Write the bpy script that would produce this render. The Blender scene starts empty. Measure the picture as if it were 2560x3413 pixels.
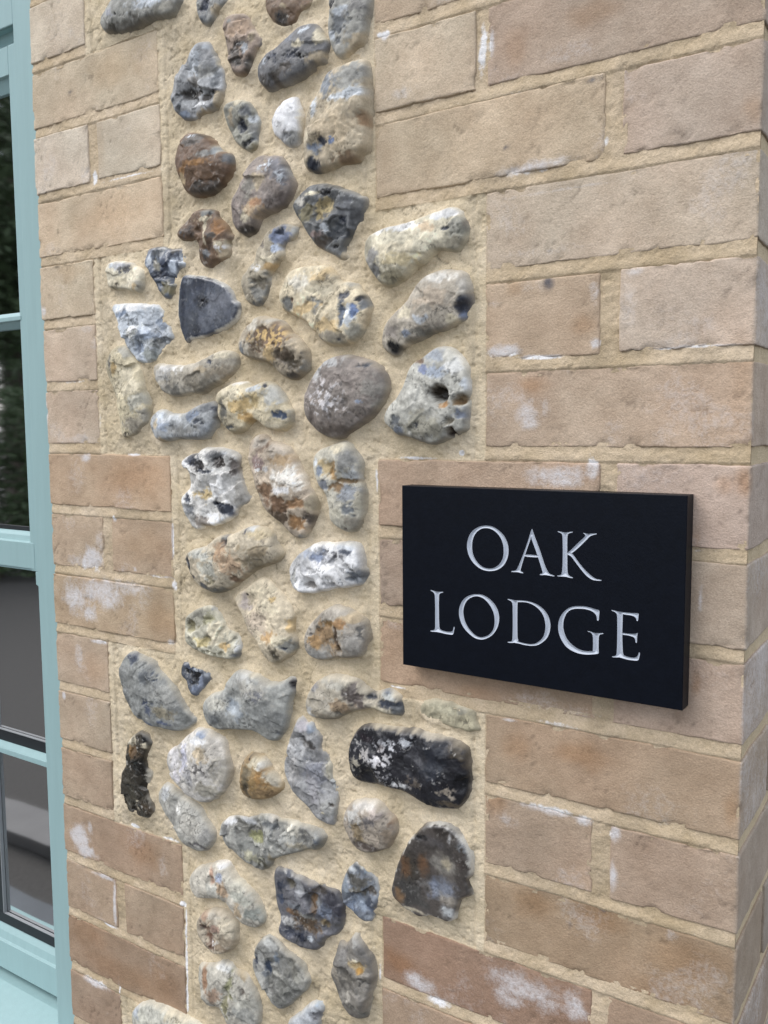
import bpy, math, random
import numpy as np
from mathutils import Matrix, Vector
from mathutils.geometry import delaunay_2d_cdt

# ---------------------------------------------------------------- camera, sky, sun, exposure
ZO = 1.45                      # height above the ground of the wall's local origin (a brick bed joint)
scn = bpy.context.scene
COL = scn.collection
cam_d = bpy.data.cameras.new('camera')
cam = bpy.data.objects.new('camera', cam_d)
COL.objects.link(cam)
scn.camera = cam
CR = ((0.8343689641741687, 0.5511525715872944, -0.007698990553438544),
      (0.04640831280908362, -0.08416001293681412, -0.9953709663862448),
      (-0.5492492149516864, 0.8301493450308144, -0.09579856376673158))   # right, down, forward
M = Matrix.Identity(4)
for r in range(3):
    M[r][0] = CR[0][r]
    M[r][1] = -CR[1][r]
    M[r][2] = -CR[2][r]
M[0][3], M[1][3], M[2][3] = 0.13569, -0.69416, 0.018587 + ZO
cam.matrix_world = M
cam_d.sensor_fit = 'HORIZONTAL'
cam_d.sensor_width = 36.0
cam_d.lens = 36.0 * 2972.63 / 2560.0
cam_d.clip_start = 0.02
cam_d.clip_end = 500.0

SUN_EL, SUN_AZ = math.radians(58), math.radians(205)   # soft light, high, from the front left
sun_dir = Vector((-0.46, -0.62, 0.98)).normalized()    # towards the sun
w = bpy.data.worlds.new('World')
scn.world = w
w.use_nodes = True
nt = w.node_tree
nt.nodes.clear()
wo = nt.nodes.new('ShaderNodeOutputWorld')
bg = nt.nodes.new('ShaderNodeBackground')
sky = nt.nodes.new('ShaderNodeTexSky')
sky.sky_type = 'NISHITA'
sky.sun_disc = False
sky.sun_elevation = math.asin(sun_dir.z)
sky.sun_rotation = math.atan2(sun_dir.x, sun_dir.y)
sky.air_density = 1.0
sky.dust_density = 2.0
mixw = nt.nodes.new('ShaderNodeMix')
mixw.data_type = 'RGBA'
mixw.inputs['Factor'].default_value = 0.72             # thin even cloud over the blue
mixw.inputs['B'].default_value = (5.2, 5.4, 5.75, 1)
nt.links.new(sky.outputs[0], mixw.inputs['A'])
nt.links.new(mixw.outputs['Result'], bg.inputs[0])
bg.inputs[1].default_value = 0.142
nt.links.new(bg.outputs[0], wo.inputs[0])
sl = bpy.data.lights.new('sun', 'SUN')
sl.energy = 1.0
sl.angle = math.radians(46)
sl.color = (1.0, 0.975, 0.94)
so = bpy.data.objects.new('sun', sl)
COL.objects.link(so)
so.rotation_euler = (-sun_dir).to_track_quat('-Z', 'Y').to_euler()
scn.view_settings.view_transform = 'Standard'
scn.view_settings.look = 'None'
scn.view_settings.exposure = 0.95
scn.view_settings.gamma = 1.0
scn.view_settings.use_curve_mapping = False

# ---------------------------------------------------------------- measured shapes, millimetres on the wall face (x, z)
FLINTS=[  # patch colours hold each stone's shading as well as its own tones
([(-689.7,467.6),(-684.9,472.1),(-675.7,476.6),(-668.2,483.7),(-660.9,488.5),(-621.7,483.8),(-576.8,468.7),(-563.0,457.7),(-568.0,452.6),(-572.1,448.4),(-577.8,444.4),(-587.5,443.8),(-603.6,446.7),(-618.6,445.3),(-639.0,443.5),(-654.5,443.9),(-670.2,447.3),(-682.5,451.1),(-688.4,458.2)],(158,157,148),[[-637.0,447.0,33.1,6.5,(112,108,98),0],[-656.0,462.2,2.1,2.0,(30,30,33),0],[-611.0,462.4,24.2,6.4,(198,206,214),0],[-668.0,451.2,13.8,4.4,(100,96,86),0],[-667.2,465.6,10.4,6.6,(150,152,160),0],[-587.0,452.1,15.8,6.3,(140,136,122),0]],[],16,0,0),
([(-546.9,454.6),(-546.4,448.2),(-545.9,439.7),(-542.4,431.5),(-536.6,425.3),(-530.6,422.8),(-524.6,423.5),(-518.4,428.7),(-513.8,433.7),(-504.8,438.6),(-500.3,443.6),(-523.4,454.7)],(152,152,147),[[-531.4,442.2,8.9,6.1,(48,54,70),0],[-533.4,431.2,6.0,6.2,(102,107,112),0],[-516.9,432.3,7.3,6.1,(186,166,132),0],[-520.2,422.8,5.9,3.1,(102,107,112),0]],[],0,0,0),
([(-506.6,408.3),(-505.6,416.3),(-502.4,422.7),(-493.7,424.6),(-482.3,422.3),(-474.6,417.8),(-471.3,411.0),(-468.7,404.3),(-463.3,398.0),(-458.6,392.9),(-457.8,386.7),(-465.0,387.8),(-467.9,386.0),(-470.9,378.6),(-474.6,371.3),(-475.5,366.4),(-482.7,363.8),(-489.8,365.3),(-496.9,368.9),(-500.3,377.9),(-503.5,390.0),(-505.4,398.7)],(176,152,132),[[-482.9,408.7,16.7,8.0,(176,146,118),0],[-489.4,383.8,7.1,11.1,(76,68,60),0],[-483.4,393.6,8.4,3.0,(30,30,33),0],[-477.8,388.3,3.5,6.0,(198,206,214),0],[-458.3,388.8,5.5,5.0,(102,107,112),0],[-474.1,373.3,5.6,7.0,(76,68,60),0],[-481.4,365.8,8.4,3.0,(116,86,60),0],[-494.8,415.6,2.9,3.0,(152,152,147),0],[-469.4,412.9,2.8,1.5,(102,107,112),0],[-470.6,395.7,5.5,6.0,(186,166,132),0]],[],0,0,3),
([(-583.1,359.1),(-582.1,364.4),(-576.1,373.0),(-571.7,381.8),(-564.4,386.7),(-557.8,393.8),(-549.7,401.6),(-543.4,406.4),(-537.2,408.7),(-529.7,407.3),(-524.6,402.1),(-521.8,395.2),(-516.9,387.8),(-512.7,379.6),(-510.1,370.7),(-510.2,358.2),(-512.4,346.1),(-515.5,341.5),(-526.1,338.3),(-536.8,337.2),(-547.7,334.9),(-558.6,335.1),(-568.0,338.2),(-574.9,344.4),(-577.9,350.5)],(172,174,176),[[-542.6,388.5,10.6,14.6,(198,206,214),0],[-527.9,376.9,10.4,6.2,(152,152,147),0],[-517.7,368.4,5.9,8.3,(102,107,112),0],[-519.6,356.3,6.6,3.1,(30,30,33),0],[-550.0,358.3,18.3,4.8,(70,66,62),0],[-530.3,351.1,6.0,4.2,(76,68,60),0],[-539.7,346.7,9.1,3.2,(226,226,226),0],[-515.4,349.2,8.8,10.4,(186,166,132),0],[-563.2,341.6,7.8,4.3,(132,147,172),0],[-533.9,338.1,12.0,4.2,(186,166,132),0],[-512.8,381.9,4.4,4.1,(216,202,168),0],[-527.0,399.6,7.4,4.1,(198,206,214),0],[-569.0,354.6,6.3,6.4,(102,107,112),0],[-543.4,369.7,9.1,6.3,(150,145,138),0]],[(-548.5,355.9,11.6,-4.0),(-527.3,351.6,6.3,-3.0)],0,0,3),
([(-510.6,333.2),(-508.9,339.1),(-503.6,342.8),(-494.8,343.7),(-484.8,341.9),(-476.3,337.9),(-470.8,331.7),(-466.8,324.8),(-464.2,317.1),(-465.8,310.2),(-468.1,303.5),(-466.9,295.0),(-472.0,290.2),(-480.6,291.7),(-490.5,297.0),(-497.5,304.6),(-503.1,313.9),(-508.0,323.2)],(168,166,150),[[-479.7,328.7,9.9,5.1,(102,107,112),0],[-485.8,316.5,5.7,8.2,(48,54,70),0],[-470.0,320.7,7.0,4.1,(198,206,214),0],[-473.1,312.0,8.4,6.1,(152,152,147),0],[-476.3,299.3,7.0,4.1,(30,30,33),0],[-470.5,303.4,5.6,6.1,(102,107,112),0],[-499.9,327.4,4.3,10.3,(186,166,132),0],[-486.5,338.2,9.9,2.6,(216,202,168),0],[-469.4,292.9,7.0,4.1,(120,110,80),0]],[(-484.4,316.2,6.1,-3.0)],0,0,2),
([(-576.7,302.0),(-574.0,309.3),(-568.9,316.1),(-562.3,321.4),(-554.4,322.7),(-543.6,319.7),(-531.5,314.8),(-522.7,309.0),(-518.4,301.9),(-512.6,295.6),(-503.8,293.0),(-498.8,290.1),(-497.9,283.6),(-499.9,276.6),(-501.6,271.4),(-510.8,262.2),(-526.0,257.0),(-544.6,255.3),(-555.4,258.3),(-564.7,263.7),(-570.6,275.6),(-574.9,288.5)],(116,84,58),[[-548.7,312.1,16.8,6.4,(76,68,60),0],[-550.1,316.6,9.2,3.2,(198,206,214),1],[-517.2,298.1,10.4,6.3,(165,175,180),0],[-530.9,295.1,12.0,4.2,(152,152,147),0],[-501.3,288.0,7.3,5.2,(102,107,112),0],[-537.3,287.6,19.6,3.7,(166,116,62),0],[-559.2,284.6,7.8,6.5,(166,116,62),0],[-561.1,276.2,6.3,5.4,(190,165,120),0],[-536.2,276.7,18.1,6.4,(116,86,60),0],[-538.3,261.9,22.7,7.5,(76,68,60),0],[-512.2,270.8,8.9,8.4,(100,74,52),0]],[],19,0,0),
([(-455.2,432.9),(-454.2,420.7),(-451.0,413.0),(-445.7,405.7),(-437.7,400.3),(-428.5,397.1),(-420.5,396.7),(-416.5,399.6),(-412.5,405.4),(-405.9,408.6),(-394.4,409.9),(-388.0,415.4),(-417.2,428.8)],(124,96,70),[[-433.9,404.6,9.2,6.8,(76,68,60),0],[-435.1,407.9,5.3,3.9,(48,54,70),1],[-419.3,405.9,9.1,9.6,(116,86,60),0],[-399.9,409.6,10.1,3.8,(186,166,132),0],[-428.3,414.9,3.9,3.9,(186,166,132),0],[-412.9,400.4,5.2,5.8,(150,120,85),0]],[],0,0,0),
([(-463.8,359.8),(-462.6,366.6),(-457.6,372.6),(-451.9,377.3),(-445.0,379.7),(-435.6,379.6),(-428.8,383.9),(-419.4,388.6),(-411.5,392.0),(-402.4,392.7),(-393.5,391.5),(-387.2,386.7),(-383.6,379.1),(-379.9,374.4),(-376.3,368.8),(-380.1,364.9),(-382.1,358.7),(-382.2,353.9),(-392.9,354.3),(-400.7,349.2),(-411.2,345.6),(-421.8,342.9),(-435.1,342.7),(-443.3,341.4),(-448.8,341.3),(-455.5,345.4),(-460.9,352.1)],(110,110,112),[[-440.2,368.7,13.3,7.9,(48,54,70),1],[-413.7,365.7,15.4,5.8,(48,54,70),1],[-402.1,362.2,5.1,2.9,(30,30,33),0],[-400.4,383.9,7.6,5.7,(198,206,214),1],[-384.1,376.2,7.4,7.6,(216,202,168),0],[-435.3,348.9,6.7,8.9,(76,68,60),0],[-418.6,382.4,7.8,3.9,(120,125,135),0],[-450.1,352.0,6.8,8.0,(76,68,60),0],[-421.8,355.8,10.4,5.9,(76,68,60),0],[-390.7,358.6,10.0,4.8,(186,166,132),0],[-408.3,374.2,6.4,3.9,(216,202,168),0],[-448.3,367.6,8.1,5.9,(198,206,214),1],[-414.1,347.3,11.6,4.9,(186,166,132),1]],[],17,0,0),
([(-376.8,412.5),(-376.4,401.1),(-374.7,392.2),(-377.5,384.3),(-378.0,376.8),(-375.7,368.7),(-372.7,362.3),(-369.7,356.8),(-363.0,352.0),(-356.9,351.6),(-350.8,355.4),(-343.6,358.4),(-339.3,362.1),(-336.3,370.7),(-335.6,378.8),(-332.0,386.2),(-331.3,395.2),(-331.3,400.7)],(162,160,150),[[-369.2,374.6,3.7,6.6,(198,206,214),0],[-358.1,383.1,10.8,9.3,(102,107,112),0],[-355.6,391.8,9.5,4.6,(198,206,214),0],[-347.6,362.9,11.8,11.1,(186,166,132),0],[-363.2,368.4,3.6,4.7,(102,107,112),0],[-341.3,391.9,11.7,8.2,(122,120,116),0],[-356.1,354.6,7.2,3.7,(186,166,132),0],[-367.6,400.4,4.9,5.6,(30,30,33),1]],[],0,0,0),
([(-447.4,305.8),(-447.0,313.9),(-443.8,321.4),(-436.9,327.0),(-427.4,330.7),(-419.4,331.5),(-414.1,330.0),(-413.6,323.5),(-411.1,316.1),(-410.7,308.1),(-410.9,298.2),(-412.4,289.5),(-417.7,285.5),(-425.7,285.9),(-433.7,290.3),(-441.7,297.7),(-446.4,301.6)],(228,228,230),[[-420.6,292.4,13.1,6.9,(152,152,147),0],[-409.9,301.4,5.2,14.7,(216,202,168),0],[-431.2,295.3,8.0,4.0,(160,162,165),0]],[],13,0,0),
([(-406.9,269.7),(-405.9,287.4),(-403.7,299.8),(-403.5,306.7),(-398.8,315.6),(-391.0,323.8),(-384.4,333.2),(-378.0,341.4),(-370.5,346.5),(-360.6,345.8),(-349.7,346.7),(-342.5,348.8),(-336.8,347.1),(-334.3,338.6),(-333.3,327.2),(-332.8,312.2),(-333.0,297.2),(-333.9,274.7),(-336.9,266.7),(-342.4,262.9),(-343.6,259.7),(-357.0,258.6),(-370.6,257.4),(-382.0,257.7),(-388.4,256.8),(-395.5,255.4),(-401.2,259.8),(-406.7,260.7)],(190,172,140),[[-351.6,331.1,17.8,14.1,(150,150,144),0],[-349.4,316.6,17.8,5.6,(198,206,214),0],[-372.4,332.7,9.8,11.4,(128,136,146),0],[-389.0,314.0,6.3,9.7,(198,206,214),0],[-364.5,288.2,24.2,19.1,(198,176,140),0],[-335.4,293.2,7.1,7.5,(160,122,82),0],[-378.3,280.1,5.0,3.9,(48,54,70),0],[-389.8,276.2,8.9,5.8,(132,147,172),0],[-393.9,261.2,7.6,7.8,(48,54,70),0],[-352.6,263.2,18.0,5.7,(136,108,78),0],[-340.5,264.9,7.1,5.7,(186,166,132),0],[-397.2,286.3,3.8,5.9,(216,202,168),0],[-369.5,280.4,6.2,4.8,(98,122,172),1]],[(-385.9,275.6,8.9,-4.0)],20,0,0),
([(-500.9,240.6),(-498.4,247.7),(-493.8,253.4),(-486.4,259.6),(-483.2,267.5),(-475.8,275.7),(-469.9,281.0),(-461.4,284.2),(-451.7,282.1),(-443.4,281.7),(-434.0,277.1),(-427.5,266.9),(-423.7,257.3),(-419.2,250.5),(-419.9,246.6),(-424.1,239.1),(-431.0,232.0),(-437.9,229.8),(-449.0,227.2),(-458.8,224.4),(-464.6,218.9),(-466.9,212.9),(-474.9,209.7),(-483.5,209.1),(-492.2,213.4),(-497.8,221.0),(-499.0,229.7)],(146,132,122),[[-436.1,263.9,16.1,13.1,(112,112,120),0],[-449.6,271.1,10.9,6.1,(198,206,214),1],[-459.6,259.4,8.3,15.4,(186,166,132),0],[-467.4,232.7,12.6,9.3,(190,160,120),0],[-476.2,225.5,8.5,6.3,(216,202,168),0],[-463.1,236.3,11.1,4.1,(168,120,80),0],[-479.4,212.3,12.8,4.2,(76,68,60),0],[-490.4,233.7,4.3,15.8,(132,116,108),0],[-432.6,238.1,12.1,10.1,(106,94,88),0],[-471.0,254.0,8.4,10.3,(150,144,130),0],[-432.2,258.3,10.7,8.0,(198,206,214),1]],[],19,0,0),
([(-420.4,225.4),(-420.9,232.6),(-416.1,238.0),(-409.5,240.0),(-405.4,244.4),(-396.3,246.1),(-384.7,245.8),(-374.6,242.8),(-363.5,239.2),(-353.7,234.8),(-345.2,229.2),(-339.2,226.0),(-338.7,221.1),(-341.2,213.7),(-342.4,208.1),(-348.0,202.0),(-354.2,195.0),(-359.3,187.8),(-363.1,182.3),(-357.0,175.7),(-360.7,172.2),(-368.2,174.0),(-377.0,179.9),(-383.3,183.6),(-390.9,187.4),(-397.3,191.2),(-403.7,200.0),(-408.8,209.7),(-416.6,217.8)],(102,104,104),[[-377.8,236.1,14.9,5.9,(30,30,33),1],[-353.1,227.7,18.1,5.8,(170,172,172),1],[-381.9,221.0,10.1,10.8,(202,176,116),0],[-408.8,231.7,6.5,6.0,(210,204,190),0],[-401.2,218.7,10.3,9.0,(140,130,95),0],[-359.4,216.0,18.2,11.6,(104,106,110),0],[-365.9,199.3,16.0,9.8,(66,72,80),0],[-348.5,211.6,10.8,11.6,(88,90,94),0],[-382.2,202.3,5.1,4.9,(198,206,214),0],[-392.5,198.6,7.7,4.0,(142,122,116),0],[-387.5,192.1,8.9,5.0,(84,74,66),0],[-372.4,186.3,6.3,3.0,(30,30,33),1],[-360.0,177.1,8.6,3.9,(186,166,132),0],[-363.3,208.7,4.9,3.9,(48,54,70),0],[-395.7,236.8,10.2,3.0,(216,202,168),0]],[(-380.6,218.9,9.0,-4.0)],18,0,2),
([(-581.8,220.4),(-579.1,226.8),(-570.7,233.5),(-560.9,238.9),(-554.4,243.6),(-545.0,244.3),(-531.1,242.6),(-520.6,239.0),(-518.4,236.5),(-520.8,233.6),(-512.0,227.1),(-508.5,220.2),(-506.4,214.6),(-500.2,212.7),(-500.4,207.4),(-509.7,205.8),(-504.0,198.1),(-504.9,191.8),(-516.3,188.7),(-525.4,187.5),(-531.7,183.7),(-537.9,183.8),(-547.1,187.5),(-549.2,195.5),(-547.4,201.9),(-549.4,209.9),(-557.0,216.9),(-565.1,213.9),(-574.7,215.6)],(120,90,64),[[-533.1,237.4,9.1,3.2,(122,126,124),0],[-539.4,232.8,12.2,2.7,(216,202,168),0],[-535.9,222.6,3.1,13.0,(216,202,168),0],[-518.5,220.4,11.9,8.6,(164,112,62),0],[-556.9,224.1,12.5,6.6,(88,72,60),0],[-510.0,205.4,13.3,5.3,(216,202,168),0],[-511.8,197.0,11.9,6.4,(186,166,132),0],[-536.1,196.5,6.1,6.5,(102,107,112),0],[-546.0,222.7,7.7,4.4,(110,82,58),0],[-528.1,206.4,7.6,9.7,(100,76,58),0],[-524.8,213.6,9.0,3.2,(76,68,60),0],[-571.3,222.6,6.4,6.6,(102,107,112),1],[-514.6,200.6,8.9,5.4,(226,226,226),1]],[(-546.0,221.7,3.9,-3.0)],14,0,0),
([(-492.2,163.6),(-490.5,172.0),(-484.6,174.6),(-480.0,180.6),(-472.8,183.0),(-470.4,190.1),(-466.6,198.1),(-459.3,206.7),(-449.4,212.8),(-439.6,215.7),(-427.4,215.1),(-419.4,211.1),(-418.9,204.9),(-423.7,198.3),(-433.2,197.4),(-438.8,192.9),(-433.5,185.1),(-439.1,179.5),(-446.2,175.0),(-453.2,170.5),(-454.2,161.1),(-454.5,150.6),(-458.9,143.6),(-466.8,138.9),(-479.8,139.9),(-486.9,147.0),(-489.6,153.7)],(184,170,142),[[-439.0,203.2,10.9,8.2,(122,136,172),0],[-443.4,192.4,6.8,5.1,(178,194,222),0],[-453.3,183.2,11.1,4.1,(216,202,168),0],[-453.5,175.9,11.1,4.2,(196,156,96),0],[-469.0,176.5,7.1,5.2,(226,226,226),1],[-466.7,157.3,15.5,12.6,(110,110,104),0],[-466.6,161.5,8.5,6.3,(120,110,90),0],[-422.6,207.4,6.7,4.0,(172,174,172),0],[-458.5,198.3,5.6,6.2,(76,68,60),1],[-451.0,164.2,4.2,6.2,(198,206,214),0],[-470.0,142.8,12.8,4.2,(102,107,112),0],[-437.5,207.2,4.1,3.1,(48,54,70),0]],[(-439.0,200.2,7.1,-3.0),(-466.7,159.4,9.9,-3.0)],13,0,0),
([(-441.6,145.3),(-439.8,151.4),(-432.8,158.1),(-428.5,165.9),(-421.6,171.4),(-410.9,171.9),(-397.7,171.5),(-387.3,171.5),(-379.7,168.2),(-370.9,160.3),(-366.0,152.9),(-357.3,153.1),(-347.4,150.2),(-342.7,141.9),(-335.5,134.4),(-331.9,129.2),(-332.6,120.5),(-336.9,111.0),(-343.2,101.5),(-353.1,96.1),(-361.9,94.1),(-373.3,94.7),(-383.5,96.8),(-392.5,103.4),(-400.2,112.1),(-408.0,119.9),(-418.6,124.8),(-429.4,128.7),(-437.5,133.5),(-440.8,139.0)],(214,196,158),[[-406.4,155.9,16.9,9.1,(218,210,190),0],[-379.1,161.3,12.6,7.0,(214,182,126),0],[-384.5,146.8,20.2,6.0,(216,202,168),0],[-392.5,133.4,9.7,7.1,(118,120,118),0],[-427.0,136.2,10.8,6.2,(116,118,116),0],[-418.8,139.6,2.7,2.1,(116,86,60),0],[-405.6,131.4,19.5,5.1,(206,174,118),0],[-356.9,139.5,6.2,3.9,(48,54,70),0],[-359.5,126.8,3.7,12.9,(74,88,112),0],[-350.9,121.2,7.3,8.9,(198,206,214),0],[-347.2,124.9,4.9,5.9,(98,122,172),0],[-337.4,131.0,8.4,7.8,(102,107,112),0],[-342.2,135.3,6.0,2.9,(30,30,33),0],[-380.0,113.3,19.0,9.1,(208,176,120),0],[-345.0,106.0,12.1,7.9,(160,156,140),0],[-373.8,102.9,15.1,6.0,(160,150,130),0],[-335.2,115.2,6.0,11.7,(186,166,132),0],[-351.8,148.8,7.3,3.9,(152,152,147),0],[-366.2,98.4,5.0,3.0,(48,54,70),1]],[(-392.5,133.4,8.1,3.0),(-379.5,141.4,14.7,-5.0),(-357.0,126.6,5.6,-3.0)],19,0,0),
([(-340.4,176.0),(-340.3,181.8),(-336.6,188.2),(-330.0,193.2),(-319.3,195.7),(-307.7,197.1),(-293.9,197.7),(-280.4,200.1),(-267.2,203.0),(-255.3,205.0),(-246.8,205.7),(-240.4,202.5),(-237.8,196.3),(-232.6,189.4),(-231.5,184.8),(-235.2,177.1),(-238.3,170.2),(-242.5,167.1),(-250.0,168.8),(-260.8,170.0),(-267.3,167.1),(-275.1,160.4),(-282.9,159.4),(-289.7,153.5),(-296.5,148.5),(-303.4,144.4),(-310.4,143.1),(-318.6,145.3),(-324.5,150.2),(-330.4,157.5),(-335.1,164.8),(-338.7,170.0)],(206,196,166),[[-301.5,193.4,28.0,3.7,(226,226,226),0],[-251.9,199.8,13.7,4.5,(226,226,226),0],[-241.3,187.6,10.4,10.8,(164,162,148),0],[-236.1,189.6,2.6,5.4,(76,68,60),0],[-299.4,174.4,28.0,8.5,(216,202,168),0],[-296.0,164.6,20.2,6.6,(216,196,146),0],[-327.4,169.8,9.4,11.5,(154,152,148),0],[-321.6,155.8,7.0,7.7,(116,116,116),0],[-306.5,152.4,13.7,5.7,(150,140,110),0],[-270.3,190.4,9.8,6.4,(206,178,140),0],[-248.7,174.1,13.7,5.4,(160,152,130),0],[-251.9,187.1,4.2,1.8,(48,54,70),0],[-299.5,161.2,1.1,0.9,(30,30,33),0],[-257.3,165.1,7.5,2.7,(186,166,132),0],[-241.3,184.9,7.3,7.2,(128,126,110),1]],[],18,0,0),
([(-322.7,91.6),(-321.4,100.3),(-317.8,108.9),(-310.7,116.1),(-301.3,123.1),(-292.1,130.0),(-286.4,137.1),(-280.7,146.0),(-274.0,151.0),(-263.0,153.2),(-252.1,153.9),(-241.5,152.4),(-233.1,147.9),(-229.9,141.3),(-228.8,131.2),(-229.9,121.3),(-232.0,113.2),(-236.2,108.0),(-243.6,105.8),(-254.4,100.9),(-263.1,100.5),(-272.0,97.3),(-283.2,93.2),(-294.6,90.0),(-300.4,87.5),(-302.8,81.8),(-310.9,82.7),(-316.8,85.4)],(182,170,150),[[-257.3,145.8,21.3,5.5,(212,208,198),0],[-262.8,127.9,19.4,12.0,(194,174,148),0],[-235.0,120.1,5.7,8.6,(48,54,70),0],[-234.5,113.7,5.2,3.6,(100,112,138),0],[-243.5,109.8,5.3,4.6,(216,202,168),0],[-307.0,89.3,8.7,5.8,(30,30,33),0],[-291.9,100.0,6.8,3.8,(112,122,140),0],[-290.7,117.9,9.0,5.7,(216,202,168),0],[-273.9,112.0,6.6,3.7,(198,206,214),0],[-268.4,101.3,21.7,3.7,(130,126,114),0],[-232.9,138.1,6.2,10.9,(178,172,160),0],[-306.9,103.8,8.1,8.6,(148,138,128),0],[-284.0,94.7,13.4,3.8,(140,132,116),0]],[(-235.0,118.3,5.3,-5.0)],18,0,0),
([(-693.6,197.9),(-687.2,205.6),(-676.3,205.6),(-663.8,203.1),(-651.5,200.7),(-641.2,194.9),(-634.5,189.6),(-633.2,181.3),(-635.4,172.2),(-638.2,166.6),(-649.5,168.7),(-660.1,171.4),(-676.2,174.0),(-688.9,175.2),(-692.4,179.7),(-693.7,188.3)],(214,202,172),[[-667.7,199.1,17.7,4.7,(176,178,184),0],[-660.8,193.7,10.6,4.7,(120,118,120),1],[-674.1,180.8,12.5,5.9,(224,208,170),0],[-637.1,175.1,8.6,7.0,(168,162,146),0],[-682.1,199.5,5.4,5.9,(198,206,214),1],[-645.8,174.7,7.0,4.7,(206,178,130),0],[-677.9,177.6,7.2,3.6,(76,68,60),1]],[(-657.7,184.0,13.2,-3.0)],13,1,0),
([(-635.7,201.3),(-631.9,206.7),(-629.0,213.4),(-617.9,213.8),(-604.4,213.4),(-591.3,209.1),(-579.8,208.9),(-571.9,204.7),(-571.5,195.7),(-572.6,189.0),(-582.4,186.7),(-585.9,181.3),(-587.1,172.4),(-591.6,163.6),(-598.5,157.9),(-606.9,159.2),(-614.9,168.0),(-619.6,176.5),(-624.5,182.8),(-627.6,190.1),(-634.3,194.2)],(92,102,120),[[-593.6,198.3,13.1,11.3,(58,66,86),0],[-589.0,191.0,6.5,9.0,(176,188,204),0],[-572.6,193.8,8.0,7.8,(198,206,214),0],[-613.9,193.6,6.7,6.8,(156,150,132),0],[-605.9,183.6,13.3,6.8,(48,54,70),0],[-596.7,166.8,11.5,9.1,(130,120,85),0],[-583.3,170.1,4.9,6.8,(216,202,168),0],[-625.5,199.4,5.1,6.9,(198,206,214),0],[-608.2,206.7,11.6,4.5,(102,107,112),0],[-572.2,202.7,6.4,3.3,(102,107,112),0],[-581.8,206.0,9.7,3.3,(76,68,60),0]],[],13,0,5),
([(-692.2,156.2),(-688.0,158.9),(-662.6,157.7),(-637.9,156.0),(-615.7,151.9),(-607.5,146.1),(-606.2,135.6),(-598.2,126.9),(-593.6,118.5),(-597.3,110.7),(-609.4,104.3),(-620.1,93.2),(-634.1,90.0),(-644.6,91.3),(-653.2,97.1),(-659.9,105.8),(-664.8,114.5),(-671.4,127.0),(-678.1,138.2),(-684.9,147.2),(-691.7,151.9)],(184,192,200),[[-665.2,145.1,12.5,4.7,(120,136,160),0],[-648.4,125.0,10.5,7.1,(222,222,212),0],[-618.8,125.4,20.2,11.6,(186,194,204),0],[-627.7,119.0,17.1,5.8,(150,164,184),0],[-608.3,132.8,10.0,6.9,(150,164,184),0],[-611.0,111.0,18.4,7.0,(128,130,128),0],[-625.2,100.1,15.4,8.2,(130,135,130),0],[-643.9,108.2,8.7,11.8,(128,140,158),0],[-643.6,150.6,30.9,4.7,(226,226,226),0],[-602.4,114.0,10.0,3.5,(102,107,112),0]],[(-645.7,108.3,8.8,-3.0)],18,0,4),
([(-582.7,140.1),(-581.4,152.5),(-580.1,164.9),(-577.2,174.8),(-572.9,180.1),(-560.1,178.8),(-544.4,176.2),(-530.6,172.1),(-518.5,167.1),(-509.6,161.9),(-505.4,155.0),(-501.1,148.1),(-495.3,144.4),(-496.4,133.7),(-498.8,128.4),(-506.4,123.5),(-515.6,119.7),(-526.4,117.1),(-538.9,114.5),(-550.0,112.4),(-561.2,111.9),(-572.6,108.6),(-575.7,113.3),(-578.6,122.7),(-581.4,132.0)],(84,92,110),[[-551.3,167.2,20.2,8.8,(68,74,94),0],[-529.0,139.9,27.2,19.8,(112,117,130),0],[-517.8,153.2,19.4,12.0,(128,132,144),0],[-544.9,150.0,9.3,6.6,(50,52,62),0],[-544.9,150.0,2.2,1.5,(20,20,24),0],[-535.5,171.2,30.3,4.4,(52,58,76),0],[-508.5,161.1,8.9,5.4,(50,55,72),0],[-563.8,171.7,6.4,4.4,(150,158,172),1],[-493.7,135.0,4.4,8.6,(30,30,33),0],[-553.1,120.5,7.9,6.7,(50,54,68),0],[-559.8,114.2,12.7,3.4,(54,60,80),0],[-572.9,146.7,3.2,28.2,(56,62,84),0]],[],14,2,0),
([(-702.1,89.6),(-699.8,98.1),(-692.8,106.3),(-683.2,111.9),(-670.3,113.6),(-661.5,109.5),(-656.6,100.9),(-649.8,93.3),(-644.9,85.9),(-641.8,76.3),(-638.8,65.4),(-634.0,55.7),(-631.9,44.9),(-633.4,32.9),(-636.4,24.5),(-644.6,19.8),(-652.0,13.7),(-663.1,8.2),(-676.0,7.0),(-684.0,12.6),(-683.3,24.9),(-681.7,38.5),(-680.0,52.0),(-686.0,60.7),(-694.7,70.8),(-700.8,79.7)],(206,190,150),[[-665.5,104.5,12.5,7.2,(180,176,162),0],[-682.9,87.3,5.5,7.3,(204,168,104),0],[-656.8,64.6,17.7,12.0,(216,202,168),0],[-645.2,48.6,15.8,10.8,(188,184,166),0],[-657.3,21.1,17.8,10.9,(165,155,135),0],[-668.7,11.4,9.1,3.7,(76,68,60),1],[-637.2,31.7,10.5,7.2,(158,152,138),0],[-690.9,92.5,3.7,9.7,(112,108,100),0],[-661.5,79.1,14.3,12.0,(216,202,168),0]],[],15,0,0),
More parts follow.
